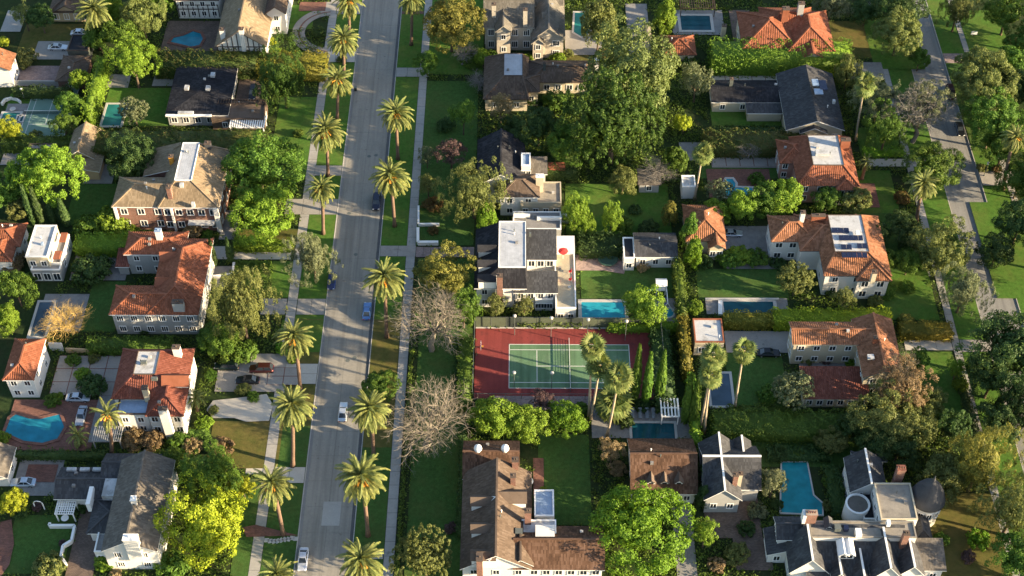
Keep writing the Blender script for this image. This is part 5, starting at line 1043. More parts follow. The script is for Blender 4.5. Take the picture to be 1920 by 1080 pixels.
# ================================================================ trees, palms, hedges, shrubs
for a in (  # foot of trunk, heart of crown, label, radius, fruit, fronds
 (656,90,651,8,'date palm at the top of the street left kerb, cut by the upper edge',4.0,1,54), (645,152,640,73,'date palm beside the open end of the circular drive',4.4,1,60), (632,224,628,150,'date palm with orange fruit beside the glossy green tree above the shaded lawn',4.2,4,58),
 (615,330,611,248,'date palm with orange fruit and the widest crown on the left verge above the drive',4.6,4,60), (606,438,600,352,'small date palm with clean trunk on the left verge beside two drives',3.8,1,52), (563,730,558,640,'date palm with thick orange fruit stalks beside the dark red vehicle',4.4,5,60),
 (549,874,538,762,'tall date palm without fruit beside the ornate pale path',4.4,0,60), (531,1002,519,906,'date palm with orange fruit above the stepping stones',4.3,4,58), (545,1170,526,1082,'date palm cut by the bottom edge near the white car',4.0,0,50),
 (771,84,772,2,'date palm with a thin trunk at the top of the right verge',3.9,0,52), (746,298,741,214,'date palm standing alone on the right verge opposite the black bin',4.2,1,56), (740,424,736,330,'date palm with orange heart beside the navy vehicle',4.7,4,62),
 (725,632,716,524,'date palm with orange heart beside the blue car',4.5,4,60), (701,856,697,768,'date palm beside the silver car and the green verge bush',4.6,0,62), (690,1004,684,890,'largest date palm with orange heart on the right verge below the sunlit road',4.9,4,64),
 (682,1156,671,1058,'date palm at the bottom of the right verge, near the lower edge',4.6,1,60)): date_palm(*a[:5], R=a[5], fruit=a[6], n=a[7])
date_palm(188,92,180,22,'broad date palm with pale fronds beside the tan bungalow',5.2,0,56, group='date palms in gardens'); date_palm(1881,354,1899,258,'tall thin date palm at the right edge beside the white globe lamp',3.6,1,46, group='date palms in gardens')
date_palm(1718,415,1733,345,'date palm with grey fronds below the wide tree on the right street verge',3.8,0,44, group='date palms in gardens'); date_palm(210,848,196,782,'feathery garden palm with few upright fronds beside the grey pergola',3.6,2,17, group='date palms in gardens')
date_palm(150,838,146,818,'low stemless palm clump beside the free-form pool',2.5,0,26, group='date palms in gardens'); date_palm(372,770,366,748,'small bright palm at the front corner of the white house with the red roof',2.4,0,20, group='date palms in gardens'); date_palm(1616,336,1626,306,'small pale palm beside the sunlit front path of the red house',2.2,0,20, group='date palms in gardens')
for a in ((1604,264,1622,158,'very tall fan palm with a yellow crown in front of the grey-green trees',2.2), (1302,374,1317,288,'single fan palm beside the white garden wall building',2.1), (1377,768,1395,657,'right-hand fan palm of the three near the grey-blue pool',2.0),
 (1312,806,1338,668,'taller of the two crossing fan palms left of the grey-blue pool',2.1), (1320,812,1333,702,'shorter of the two crossing fan palms left of the grey-blue pool',2.0), (1104,782,1110,652,'taller left fan palm in front of the red court',2.2),
 (1107,786,1124,684,'middle fan palm in front of the red court',2.2), (1138,818,1159,708,'right fan palm with a yellow skirt in front of the red court',2.5)): fan_palm(*a[:5], R=a[5])
fan_palm(1150,775,1150,752,'low broad fan palm with a wide skirt behind the right fan palm of the court',3.4,34,.3,dead=.3)
for a in ((65,420,348,'leftmost slim cypress under the big round bright tree'), (80,420,352,'second slim cypress from the left under the big round bright tree'), (103,418,378,'middle slim cypress beside the flat white roof'), (117,417,384,'fourth slim cypress from the left behind the flat white roof'), (127,425,372,'rightmost slim cypress at the edge of the shaded back lawn'),
 (1189,752,648,'left slim cypress of three at the right end of the red court'), (1210,757,662,'middle slim cypress of three at the right end of the red court'), (1235,752,658,'right slim cypress of three at the right end of the red court'), (1283,795,702,'left slim cypress beside the white pergola and the clipped strip'), (1297,800,704,'right slim cypress beside the white pergola and the clipped strip')):
    cypress(*a, rad=1.0 if a[0] < 1000 else .95, leaf='mid' if a[0] > 1100 else 'dark')
cypress(404,500,448,'small pointed cypress left of the front walk of the grey house', .7); cypress(434,494,446,'small pointed cypress on the white gate pier of the grey house', .7)
T = [ # x, y, half width, shape, leaf, label, height scale
 (45,28,27,'airy','olive','grey-green tree over the pale patio in the top left corner',1), (76,34,25,'broad','dark','dark tree left of the tan bungalow',1), (214,20,24,'lumpy','bright','bright green tree right of the broad pale date palm',1.1), (264,28,38,'lumpy','olive','brownish olive tree left of the half-timbered house',1.15), (303,8,24,'broad','mid','green tree at the white half-timbered rear wing',1),
 (185,70,28,'broad','mid','green tree in front of the broad pale date palm',1), (228,70,34,'lumpy','mid','deep green tree behind the feathery light tree',1), (248,114,50,'airy','bright','light yellow-green feathery tree above the green pool',1), (250,208,29,'fine','grey','dull grey-green round tree at the end of the green pool',.85),
 (130,196,24,'lumpy','mid','bushy green tree between the pale court and the green pool',1), (150,150,20,'broad','bright','bright bushy tree at the top of the pale court',1.1), (118,232,22,'lumpy','mid','green bushy tree at the near corner of the pale court',.9), (14,243,22,'lumpy','yellow','yellow-green tree beside the small teal pool',.9),
 (530,150,52,'weep','deep','large glossy green tree on the shaded front lawn left of the street',1), (484,315,66,'lumpy','mid','wide green tree right of the brick house',.95), (490,405,56,'lumpy','bright','leafy bright tree in the clipped hedge below the brick house drive',.9), (586,484,45,'weep','grey','thin grey-green tree on the left verge beside the dark blue car',1.1), (450,572,62,'weep','olive','tall olive green tree in front of the broad red roof',1.25),
 (84,322,57,'broad','bright','big round bright green tree with cypresses below it',1.0), (12,365,34,'lumpy','mid','dark leafy tree on the left edge beside the big round bright tree',1), (40,385,24,'broad','olive','olive bush-like tree under the big round bright tree',1), (255,296,44,'lumpy','dark','dark dense tree between the tan cottage and the brick house',.95), (28,540,32,'lumpy','mid','dense green tree at the left edge below the brown bush',1.2), (14,600,26,'lumpy','bright','bright leafy tree at the left edge beside the narrow pool',1.1),
 (398,884,60,'weep','mid','dark green tree standing behind the bright yellow tree',.9), (388,978,70,'lumpy','yellow','large bright yellow tree beside the white clapboard house',1.05), (455,915,22,'lumpy','yellow','small yellow tree at the edge of the front lawn by the pale path',1), (24,940,24,'broad','yellow','small upright yellow-green tree below the silver car',1.15), (320,868,26,'lumpy','mid','deep green tree behind the white clapboard house',1),
 (845,45,50,'lumpy','gold','golden olive tree beside the grey stone manor',1), (800,118,22,'broad','mid','green tree on the pavement side of the golden olive tree',1), (905,108,16,'broad','bright','small bright green tree in front of the leafless pale tree',1), (868,214,27,'airy','mid','narrow green conifer-like tree on the shaded front lawn',1.5), (938,200,27,'airy','wheat','straw coloured tree against the brown roofed house',1.3),
 (845,285,34,'airy','plum','purple-brown tree beside the black gabled roof',.9), (800,292,20,'airy','grey','grey-green small tree beside the pavement below the lone palm',1.1), (802,345,24,'airy','olive','loose olive tree beside the right pavement above the white garden walls',1), (888,362,58,'weep','olive','spreading grey-olive pepper tree before the brown hipped roof',.85), (914,410,26,'weep','bright','bright drooping tree at the top of the black mansard roof',1),
 (1196,138,76,'lumpy','sage','huge pale green sycamore in the middle of the upper block',1.05), (1150,226,88,'tuft','deep','huge dark green tufted tree below the sycamore',.95), (1122,48,34,'lumpy','olive','tall brownish green tree beside the half hidden teal pool',1.7), (1247,32,27,'cone','bright','upright bright green tree between two stone yards at the top',1.1), (1305,152,32,'airy','grey','pale grey-green birch-like tree right of the sycamore',1.25), (1282,230,17,'broad','yellow','small bright yellow tree on the lawn above the grey hedge',1),
 (1078,398,32,'weep','bright','left drooping bright tree of the pair on the back lawn',1.2), (1100,415,22,'weep','bright','small drooping tree leaning on the left tree of the lawn pair',1), (1146,407,24,'weep','bright','right drooping bright tree of the pair on the back lawn',1.25), (1257,400,19,'cone','gold','narrow tan conifer left of the small red tile house',1.2), (1168,338,26,'lumpy','olive','dull olive tree at the edge of the back lawn',1), (1262,300,24,'broad','mid','green tree beside the leafless pale crown of the upper block',1.3),
 (1292,435,23,'cone','mid','dark green conifer at the top of the conifer row',1.35), (1299,475,22,'cone','vivid','bright sunlit conifer in the conifer row',1.3), (1207,577,38,'lumpy','bright','round bright tree at the end of the blue lap pool',.95), (1303,575,16,'broad','bright','small bright tree at the right of the round spa',1),
 (834,514,48,'lumpy','gold','golden round tree on the front lawn beside the black mansard',.95), (868,580,36,'weep','mid','green tree with red flowers left of the red court',1.1), (930,570,26,'airy','olive','thin olive tree before the white house with the brick chimney',1), (984,572,22,'airy','olive','thin olive tree by the white house terrace',1.1), (712,722,32,'broad','mid','round dark green tree on the right verge above the silver car',.8),
 (932,786,42,'lumpy','bright','left bright leafy tree below the red court',.95), (985,796,38,'lumpy','bright','right bright leafy tree below the red court',.9), (1060,785,34,'lumpy','vivid','fresh green tree below the near fence of the red court',.85), (1014,752,30,'airy','plum','grey-purple tree at the near edge of the red court',.8), (1147,845,28,'airy','wheat','thin straw coloured tree on the dark lawn behind the coach house',1.2),
 (1190,985,86,'lumpy','vivid','huge vivid green tree at the bottom centre',.8), (796,1042,56,'tuft','olive','bushy olive green tree on the lawn at the bottom',.9), (1322,1000,32,'airy','bright','thin yellow-green tree beside the coach house drive',1.2), (1340,880,30,'lumpy','dark','dark tree behind the coach house',1), (1450,905,32,'airy','grey','thin grey tree leaning over the sea green pool',1.1),
 (1685,62,42,'broad','olive','large rounded olive tree on the left side of the right street, near the top',.95), (1690,14,46,'lumpy','dark','dark tree above the large rounded olive tree',.9), (1560,8,30,'lumpy','grey','pale olive tree behind the red tile house',.9), (1625,20,28,'lumpy','dark','dark green tree behind the dry lawn at the top right',.9), (1650,185,52,'airy','grey','wide feathery grey-green tree around the very tall fan palm',.95), (1732,195,52,'airy','grey','large pale thinly leaved tree at the right street pavement',1.1), (1662,245,44,'weep','mid','green drooping tree at the foot of the very tall fan palm',.9),
 (1846,150,52,'lumpy','olive','large olive tree on the right verge of the right street',1.1), (1864,225,54,'lumpy','mid','large mid green tree on the right verge above the globe lamp',1), (1905,165,34,'lumpy','dark','dark garden tree at the right edge near the top',1), (1797,18,36,'weep','olive','drooping straw green tree at the top beside the right street',1.1), (1890,22,42,'lumpy','mid','dark green tree in the top right corner',1), (1910,88,26,'broad','mid','green tree on the right edge below the corner tree',1),
 (1750,312,50,'lumpy','mid','wide spreading tree on the left verge of the right street',.85), (1914,415,46,'lumpy','dark','dark spreading tree on the right edge beside the middle of the street',.95), (1912,340,36,'lumpy','mid','green tree at the right edge behind the thin date palm',.9), (1764,472,50,'lumpy','olive','tall olive green tree beside the solar panel house',1.1), (1808,546,44,'weep','grey','grey-olive tree below the tall olive tree on the street verge',1.05), (1905,655,78,'lumpy','dark','huge dark tree overhanging the right street at the right edge',.95), (1862,705,50,'lumpy','dark','dark tree below the pale drive on the right',1), (1905,765,44,'weep','dark','dark tree on the right edge above the golden tree',1),
 (1838,865,66,'weep','gold','tall golden olive conifer beside the white mansion',1.15), (1902,955,64,'weep','olive','dark olive tree at the lower right edge',1.1), (1902,1050,44,'lumpy','mid','dark tree in the bottom right corner',1), (1690,725,56,'airy','wheat','brownish half bare tree over the tile roof corner',1.2), (1665,790,58,'lumpy','olive','leafy green tree below the brownish half bare tree',.9), (1725,800,38,'lumpy','olive','smaller green tree right of the leafy tree below the tile house',1), (1485,730,40,'fine','grey','round grey-green tree beside the low red lean-to roof',1), (1494,523,37,'fine','olive','round olive tree on the lawn before the solar panel house',.9), (1582,560,25,'airy','olive','small olive tree at the end of the middle pool',1.1),
 (1552,372,25,'lumpy','mid','dark green tree below the red roof with white deck',.9), (1608,374,26,'broad','olive','olive round tree right of the brick terrace',.9), (1470,372,36,'lumpy','bright','bright leafy tree above the weathered tile roof',.8), (1390,385,30,'lumpy','bright','bright bushy tree below the keyhole pool',.9), (1435,375,30,'lumpy','mid','green bushy tree right of the keyhole pool',.9), (1350,358,27,'fine','grey','round grey-green tree left of the keyhole pool',.85), (1795,690,26,'airy','bright','thin bright tree on the sunlit lawn at the right pavement',1.2), (1722,672,22,'fine','mid','small soft round tree on the sunlit lawn beside the tile gable',1), (1688,835,38,'lumpy','dark','dark tree behind the brick chimney of the mansion',.9), (1600,800,30,'lumpy','dark','dark tree at the end of the long clipped bank',.9),
 (1010,238,40,'lumpy','dark','dark dense tree under the long brown roofed house',1), (1062,272,40,'lumpy','mid','dark green tree left of the huge tufted tree',1), (958,238,22,'broad','dark','small dark tree between the straw coloured tree and the black gable',1), (410,638,34,'lumpy','mid','green tree at the front corner of the grey house',.9), (1345,395,24,'lumpy','bright','bright tree right of the small red tile house',.8), (1640,440,24,'broad','dark','dark small tree right of the solar panel house',1.1), (1590,135,30,'weep','olive','olive tree at the right end of the tall bright hedge',1), (1725,110,20,'broad','mid','small green tree on the left verge of the right street near the top',1), (1320,930,22,'cone','dark','narrow dark tree between coach house drive and slate cottage',1), (1560,830,26,'lumpy','olive','dull bushy tree on the dark lawn behind the mansion',.8), (1640,830,36,'lumpy','dark','dark tree at the back of the mansion garden',1), (1770,900,40,'lumpy','olive','dark olive tree behind the round turret',1.1), (1790,800,40,'weep','dark','dark tree between the leafy tree and the golden conifer',1),
 (1692,422,30,'lumpy','dark','dark tree on the lawn right of the solar panel house',1), (1664,486,20,'broad','mid','small tree at the corner of the solar panel house',1), (1704,492,24,'lumpy','mid','green tree between the stone walk and the pale walk',1), (1850,192,46,'lumpy','olive','olive tree filling the gap between two large verge trees',1.1), (1828,118,32,'lumpy','olive','smaller olive tree at the pink apron of the right street',1.1), (1884,275,44,'lumpy','mid','green tree behind the globe lamp',1), (1906,118,36,'lumpy','mid','green tree on the lawn behind the yard sign',1), (1870,470,34,'lumpy','dark','dark low tree on the right verge below the spreading tree',.9), (1745,745,28,'lumpy','olive','olive tree on the striped lawn by the lower right pavement',1), (1868,790,40,'lumpy','dark','dark tree under the huge overhanging one',1),
 (1985,60,55,'lumpy','mid','unseen tree added for shade beyond the right edge, topmost',.85), (2010,190,62,'lumpy','dark','unseen tree added for shade beyond the right edge, second from the top',.85), (2000,330,60,'lumpy','mid','unseen tree added for shade beyond the right edge, third from the top',.85), (2030,470,66,'lumpy','mid','unseen tree added for shade beyond the right edge, fourth from the top',.85), (2020,610,62,'lumpy','dark','unseen tree added for shade beyond the right edge, fifth from the top',.85), (2040,760,70,'lumpy','mid','unseen tree added for shade beyond the right edge, sixth from the top',.85), (2030,920,66,'lumpy','dark','unseen tree added for shade beyond the right edge, seventh from the top',.85), (2040,1080,66,'lumpy','mid','unseen tree added for shade beyond the right edge, lowest',.85),  # out-of-view trees added to cast shade over the right street
]
for t in T: tree(*t[:6], vs_=t[6], hc={'huge vivid green tree at the bottom centre': 6.2, 'wide green tree right of the brick house': 6.5, 'leafy bright tree in the clipped hedge below the brick house drive': 5.0, 'large bright yellow tree beside the white clapboard house': 6.0, 'tall olive green tree beside the solar panel house': 5.5}.get(t[5]))
bare_tree(806,602,74,'large leafless tree with pale limbs beside the golden round tree',0,hc=9); bare_tree(797,787,76,'large leafless tree with dense twigs on the lower front lawn',1,hc=9.5); bare_tree(866,95,36,'leafless pale tree in front of the brown roofed house at the top',2,M_greytwig); bare_tree(1236,322,36,'leafless tree behind the back lawn next to the grey shed',0,M_greytwig); bare_tree(1405,280,28,'small leafless tree over the concrete slabs',2,M_greytwig); bare_tree(126,598,46,'golden leafless tree beside the narrow grey-blue pool',1,M_goldtwig,hc=5)
bare_tree(1700,715,50,'leafless brown crown in front of the cream tile house corner',2,M_twig,hc=9); bare_tree(1728,205,50,'leafless grey limbs rising through the pale tree by the right street',1,M_greytwig,hc=10); bare_tree(900,150,26,'small leafless grey tree before the brown hipped deck roof',1,M_greytwig)
H_ = [ # left, right, near, far edge of the top in the photograph, height, leaf, label
 (150,170,206,102,6.0,'bright','tall sunlit clipped hedge right of the pale shaded court'), (20,132,170,160,3.0,'dark','dark hedge behind the pale shaded court'), (286,480,126,92,4.0,'hedgerust','long dark hedge behind the black roofed house'), (480,610,132,96,3.6,'hedgegold','bronze hedge between the circular drive and the glossy tree'), (170,496,284,242,4.2,'hedgerust','long rust tipped hedge in front of the black roofed house'), (0,165,272,252,3,'hedge','ragged green hedge below the pale shaded court'),
 (438,546,462,446,2.2,'bright','clipped box hedge around the leafy bright tree'), (136,236,464,436,3.4,'bright','bushy bright hedge above the grey yard of the flat roofed house'), (160,318,652,630,2.8,'hedge','leafy green hedge between the two red tile roofs'), (25,196,856,843,1.8,'dark','low dark hedge along the drive of the silver car'), (432,500,548,488,1.4,'hedge','low clipped square hedge on the front lawn of the grey house'), (430,440,475,430,1.2,'dark','small dark hedge below the brick house corner'),
 (1336,1602,108,72,6.2,'hedgetall','tall bright leafy hedge below the red tile house'), (1322,1522,278,242,3.4,'hedgerust','dense bronze tipped hedge in front of the dark roofed house'), (1358,1452,604,582,2.8,'hedgegold','golden hedge below the middle pool'), (1452,1676,604,576,3.2,'yellow','long yellow-green hedge above the cream tile house'), (1690,1790,626,601,2.6,'hedgegold','golden hedge beside the pale drive at the right pavement'),
 (1340,1620,812,768,3.6,'hedge','long broad green bank below the low red lean-to'), (1086,1168,470,434,3.0,'dark','dark green bank above the pale patio'), (1281,1299,690,590,4.6,'hedgegold','golden clipped hedge strip at the right end of the red court'), (1272,1290,585,480,4.0,'hedge','upper green part of the clipped strip left of the conifers'), (1300,1316,830,700,3.4,'bright','bright lower hedge strip beside the crossing fan palms'), (1306,1320,940,830,3.0,'dark','dark hedge strip between coach house and slate cottage'), (856,882,760,628,2.6,'hedge','green hedge on the left end of the red court'), (848,856,770,640,1.0,'dark','thin dark hedge line left of the red court hedge'),
 (740,747,1085,655,.8,'hedge','low hedge edging the right pavement along the lower lawns'), (856,868,1000,780,2.2,'dark','dark hedge left of the cedar shingled mansion'), (970,1090,606,598,1.8,'hedge','low green hedge behind the far court fence'), (1140,1285,615,600,2.0,'bright','low bright hedge behind the far right corner of the court'), (1335,1470,250,236,1.6,'dark','dark low hedge in the yard of the dark roofed house'), (1620,1700,290,276,1.0,'vivid','low bright green hedge edging the sunlit lawn of the red house'), (1365,1480,775,758,1.6,'hedge','low green hedge below the grey-blue pool'), (1230,1268,760,615,3.0,'dark','dark dense planting between the court end and the golden strip'), (960,1060,450,442,1.4,'dark','dark low hedge below the railed terrace'),
 (1010,1085,325,280,3.0,'dark','dark shrub bank under the huge tufted tree'), (1440,1560,860,835,1.6,'dark','dark hedge above the sea green pool'), (1560,1592,960,870,1.8,'dark','dark hedge right of the sea green pool'), (880,890,1000,900,1.2,'dark','dark planting strip by the mansion left wall'), (1820,1840,820,690,1.0,'dark','dark low planting beside the lower right pavement')]
for a in H_: hedge(*a, lump=.65 if a[4] > 5 else .5 if 'bank' in a[6] else .33)
S = [ (1452,905,12,'mid','green bush left of the sea green pool'), (1456,945,12,'dark','dark bush at the left corner of the sea green pool'), (1555,905,14,'mid','green bush at the bend of the sea green pool'), (1556,950,13,'olive','olive bush at the near end of the sea green pool'), (1495,852,14,'mid','green bush at the far end of the sea green pool'), (530,655,14,'vivid','fresh green bush behind the palm with thick fruit stalks'), (548,672,11,'bright','small bright bush at the drive of the dark red vehicle'), (395,705,12,'mid','bush beside the small black car'), (1660,545,18,'mid','green bush on the sunlit lawn right of the solar panel house'), (1640,565,14,'olive','olive bush at the end of the yellow-green hedge'), (1560,545,14,'dark','dark bush under the solar panel house wall'), (1625,540,15,'dark','dark bush at the solar panel house corner'), (1700,540,14,'mid','small green bush on the sunlit lawn by the right pavement'), (1420,335,14,'mid','green bush beside the keyhole pool'), (1470,345,12,'yellow','yellow bush at the teal covered pool'), (1530,355,18,'mid','green bush under the red house front wall'), (1580,352,14,'dark','dark bush under the red house front corner'), (1120,165,16,'mid','green bush at the end of the long brown roof'), (1130,100,14,'rust','rusty bush under the brownish green tall tree'), (960,60,10,'mid','green bush at the grey manor wall'), (920,104,12,'mid','green bush at the left end of the grey manor'), (1290,120,18,'mid','green bush behind the red tile garage'), (1255,120,14,'olive','olive bush in front of the red tile garage'), (1065,100,10,'olive','olive bush by the brown court of the manor'), (630,655,8,'bright','small bright bush on the left kerb') if 0 else (640,1060,1,'mid','')][:-1] + [ (5,78,13,'yellow','yellow bush at the left edge by the white walled house'), (45,110,22,'olive','olive bush above the pink patio'), (36,262,15,'bright','bright bush below the small teal pool'), (66,258,15,'olive','yellow-olive bush below the pale court'), (160,215,18,'mid','green bush left of the green pool'), (185,205,9,'olive','thin olive bush on the green pool edge'), (508,20,12,'yellow','yellow bush under the half-timbered gable'), (520,48,14,'bright','bright bush at the circular drive'), (505,78,12,'yellow','yellow-green bush beside the tan roof edge'), (515,98,11,'bright','small bright bush above the bronze hedge'),
 (600,62,12,'dark','dark bush inside the circular drive'), (205,418,34,'bright','large bright bush left of the brick house'), (228,436,24,'bright','sunlit bush at the brick house corner'), (165,424,28,'mid','green bush right of the cypresses'), (360,432,16,'wheat','straw coloured bush before the brick wall'), (388,440,10,'mid','small dark green bush at the brick house front'), (252,432,8,'mid','small bush under the brick house windows'), (20,492,24,'brown','bare brown bush at the left edge'), (46,448,15,'bright','bright bush above the brown bush'), (175,505,36,'dark','dark clump in the yard beside the awning'), (150,500,18,'mid','green bush by the grey yard'), (60,520,14,'mid','bush before the flat roofed house glass doors'),
 (398,638,26,'vivid','fresh green bush at the grey house front corner'), (430,655,30,'mid','green bush above the two dark vehicles'), (460,660,26,'mid','dark bush behind the dark red vehicle'), (270,618,12,'dark','round dark bush under the grey stucco wall'), (155,702,16,'bright','bright bush on the slab courtyard'), (172,722,26,'dark','dark shrub patch beside the slab courtyard'), (100,752,15,'mid','green bush at the white garage corner'), (110,744,10,'bright','small bright bush by the slab courtyard edge'), (138,675,14,'mid','bush on the upper slab courtyard'), (176,672,11,'olive','small olive bush on the upper slab courtyard'), (385,795,16,'bright','leafy bright bush at the foot of the small bright palm'), (400,770,10,'olive','bush beside the ornate pale path'), (455,730,14,'olive','olive bush in the island of the ornate path'), (475,745,12,'mid','green bush in the island of the ornate path'),
 (250,826,24,'brown','left brown bush behind the white clapboard house'), (285,828,22,'brown','right brown bush behind the white clapboard house'), (335,828,20,'mid','green bush by the front lawn corner'), (362,835,18,'wheat','straw bush beside the front lawn'), (412,838,22,'brown','brown ornamental grass on the dry front lawn'), (4,822,15,'bright','bright bush at the pool corner on the left edge'), (90,1066,28,'olive','yellow-olive bush at the bottom left edge'), (195,1058,18,'bright','green bush under the white gable'), (215,1078,12,'wheat','brown bush at the bottom below the white gable'), (320,1062,28,'mid','green bush below the bright yellow tree'), (150,950,14,'dark','dark bush beside the white pergola'), (70,950,10,'plum','dark red bush beside the white arch'), (40,960,14,'dark','dark bush below the small yellow tree'), (118,1020,8,'plum','pink flowered bush on the stone wall corner'), (112,1040,8,'mid','small bush at the stone wall'),
 (990,108,10,'bright','small bright bush before the grey manor'), (1045,108,14,'bright','bright round bush at the manor gable'), (885,110,22,'mid','green bush around the leafless pale tree'), (835,235,18,'dark','dark bush below the narrow conifer-like tree'), (1000,185,16,'dark','dark bush under the long brown roof'), (1040,190,22,'mid','green bush under the long brown roof wall'), (1080,205,16,'dark','shaded bush left of the huge tufted tree'), (945,265,12,'rust','rusty bush by the black gable'), (880,318,12,'rust','brown bush at the pepper tree'), (810,385,18,'rust','brownish bush by the right pavement'), (812,432,10,'rust','brown-leaved bush at the white garden walls'), (1000,190,10,'mid','small green bush by the brown house entry'), (1190,395,12,'dark','dark round bush alone on the back lawn'), (1170,420,18,'mid','leafy bush on the lower back lawn'), (1215,430,20,'dark','dark bush behind the white garage'), (1205,500,12,'wheat','straw bush in front of the white garage'), (1320,490,16,'dark','dark bush beside the small red tile house'),
 (1365,486,22,'mid','left round bush of the row before the small red tile house'), (1390,480,24,'bright','middle round bush of the row before the small red tile house'), (1420,486,21,'mid','right round bush of the row before the small red tile house'), (1460,495,14,'dark','dark bush under the weathered tile house wall'), (1530,440,8,'mid','tiny bush in the solar house corner'), (1700,460,16,'dark','dark bush beside the stone front walk'), (1715,330,12,'dark','dark bush at the end of the sunlit walk'), (1690,372,14,'rust','reddish bush on the striped sunlit lawn'), (1640,430,18,'dark','dark bush right of the weathered tile roof'), (1840,315,10,'olive','olive bush left of the globe lamp'), (1868,318,10,'rust','rusty bush right of the globe lamp'), (1700,600,14,'gold','gold bush at the end of the yellow hedge'),
 (1515,668,16,'olive','olive bush in the cream house court'), (1545,672,12,'plum','dark bush in the cream house court'), (1598,678,14,'vivid','fresh green bush in the cream house court'), (1715,690,18,'mid','round bush by the cream house gable'), (1800,720,16,'bright','bright bush at the lower right pavement'), (1400,600,10,'bright','small bush right of the golden strip'), (1440,740,20,'mid','bush left of the round grey-green tree'), (1350,680,12,'bright','bright bush below the white roofed garage'), (1765,1010,14,'mid','green bush on the sunlit lawn right of the mansion'), (1835,1010,20,'vivid','fresh green bush on the lower right lawn'), (1815,1045,14,'plum','brown bush on the lower right lawn'), (1600,1076,22,'olive','olive bush at the bottom before the mansion'), (1500,1080,20,'yellow','yellow-olive bush under the left mansion gable'), (1380,1040,24,'olive','olive bush in the lower patio'), (1345,1060,16,'wheat','straw bush at the bottom of the coach house drive'), (1400,990,16,'dark','dark bush beside the cottage patio'), (1420,960,18,'grey','grey bush at the slate cottage corner'), (1460,850,18,'dark','dark bush above the sea green pool'), (1160,880,16,'wheat','straw bush at the coach house corner'), (1020,920,8,'bright','small bright bush in the mansion brick yard'), (845,990,12,'plum','dark red bush beside the lower lawn hedge'), (1085,470,10,'mid','small bush beside the trampoline patio'), (1205,760,14,'dark','dark bush below the slim cypresses'), (1170,790,16,'dark','dark bush behind the loungers'), (960,770,16,'dark','dark bush under the bright leafy trees'), (905,760,14,'vivid','fresh green bush at the near left corner of the red court'), (1090,770,16,'mid','green bush at the foot of the fan palms'), (895,535,10,'mid','small bush at the black mansard corner'), (975,590,14,'olive','grey-olive bush at the court lamp'),
 (860,640,12,'bright','bright bush at the far left corner of the red court'), (870,690,10,'bright','bright bush halfway along the red court hedge'), (640,112,9,'dark','low dark bush at the foot of the palm by the circular drive'), (560,250,10,'hedge','clipped dark bush on the upper front lawn')]
for a in S: shrub(*a)
# unmown bedding between gardens: too many leaves to count
def bedding():
    r = np.random.default_rng(5); n = 150000; x = r.uniform(-95, 95, n); y = r.uniform(122, 330, n); ok = np.ones(n, bool)
    for a, b, c, d in OCC: ok &= ~((x > a-.2) & (x < b+.2) & (y > c-.2) & (y < d+.2))
    for a, b in ((SLx0-.3, SRx1+.3), (ELx0-.3, ERx1+.3)): ok &= ~((x > a) & (x < b))
    x, y = x[ok], y[ok]; f = np.sin(x*.31+1)*np.sin(y*.27)+.6*np.sin(x*.9+y*.7); keep = f > -.75; x, y = x[keep], y[keep]
    c = np.repeat(np.stack([x, y, np.full(len(x), GZ)], 1), 3, axis=0); k = len(c); c += r.normal(size=(k, 3))*np.array([.4, .4, 0]); c[:, 2] += r.uniform(.05, .55, k)*np.repeat(1+np.clip(f[keep], 0, 1.4), 3)
    nn = unit(r.normal(size=(k, 3))+np.array([0, 0, 1.0])); v, fc = leaves(c, nn, .24, .15, r)
    o = link('ground_cover', mesh_np('ground_cover', v, fc, L['hedge'])); o['kind'] = 'stuff'
# ================================================================ cars and garden things
car(643,771,math.pi,'sedan',(.62,.64,.66),'silver white car driving on the palm street beside the verge bush',z=0,cat='car'); car(688,582,math.pi,'sedan',(.10,.20,.42),'blue car parked at the right kerb beside a palm',z=0); car(706,377,0,'suv',(.018,.022,.045),'navy blue vehicle parked at the right kerb beside a palm',z=0); car(568,1047,0,'sedan',(.66,.67,.72),'white car parked at the left kerb at the bottom of the street',z=0); car(622,525,0,'sedan',(.03,.05,.16),'dark blue car half hidden by the thin grey-green verge tree',z=0)
car(108,87,math.pi/2,'sedan',(.7,.71,.72),'white car parked beside the black flat carport'); car(150,60,math.pi/2,'sedan',(.66,.68,.7),'white car partly hidden behind the black flat carport'); car(425,685,-math.pi/2,'suv',(.012,.03,.022),'dark green vehicle parked behind the dark red one'); car(490,690,-math.pi/2,'suv',(.075,.018,.016),'dark red vehicle at the end of the drive'); car(464,711,-math.pi/2,'sedan',(.012,.012,.014),'small black car parked beside the ornate path')
car(146,744,math.pi/2,'sedan',(.5,.52,.55),'silver car with its roof turned to the brick yard'); car(152,778,0,'sedan',(.36,.38,.42),'grey car nose on beside the free-form pool'); car(43,903,-math.pi/2,'sedan',(.5,.56,.62),'silver blue car beside the brick circle in the lower left drive'); car(1441,660,math.pi/2,'sedan',(.012,.012,.014),'black car beside the white flat roofed garage'); car(474,172,0,'suv',(.014,.014,.018),'black vehicle on the paving beside the black roofed house')
car(1783,172,.27*0,'suv',(.06,.018,.015),'dark red vehicle parked under trees on the right street',z=0); car(1800,240,0,'sedan',(.02,.024,.03),'dark car under trees on the right street',z=0); car(1060,410,math.pi/2,'suv',(.5,.52,.54),'pale vehicle beside the railed grey terrace'); car(1372,436,math.pi/2,'sedan',(.45,.47,.5),'silver car nose to the small red tile house')
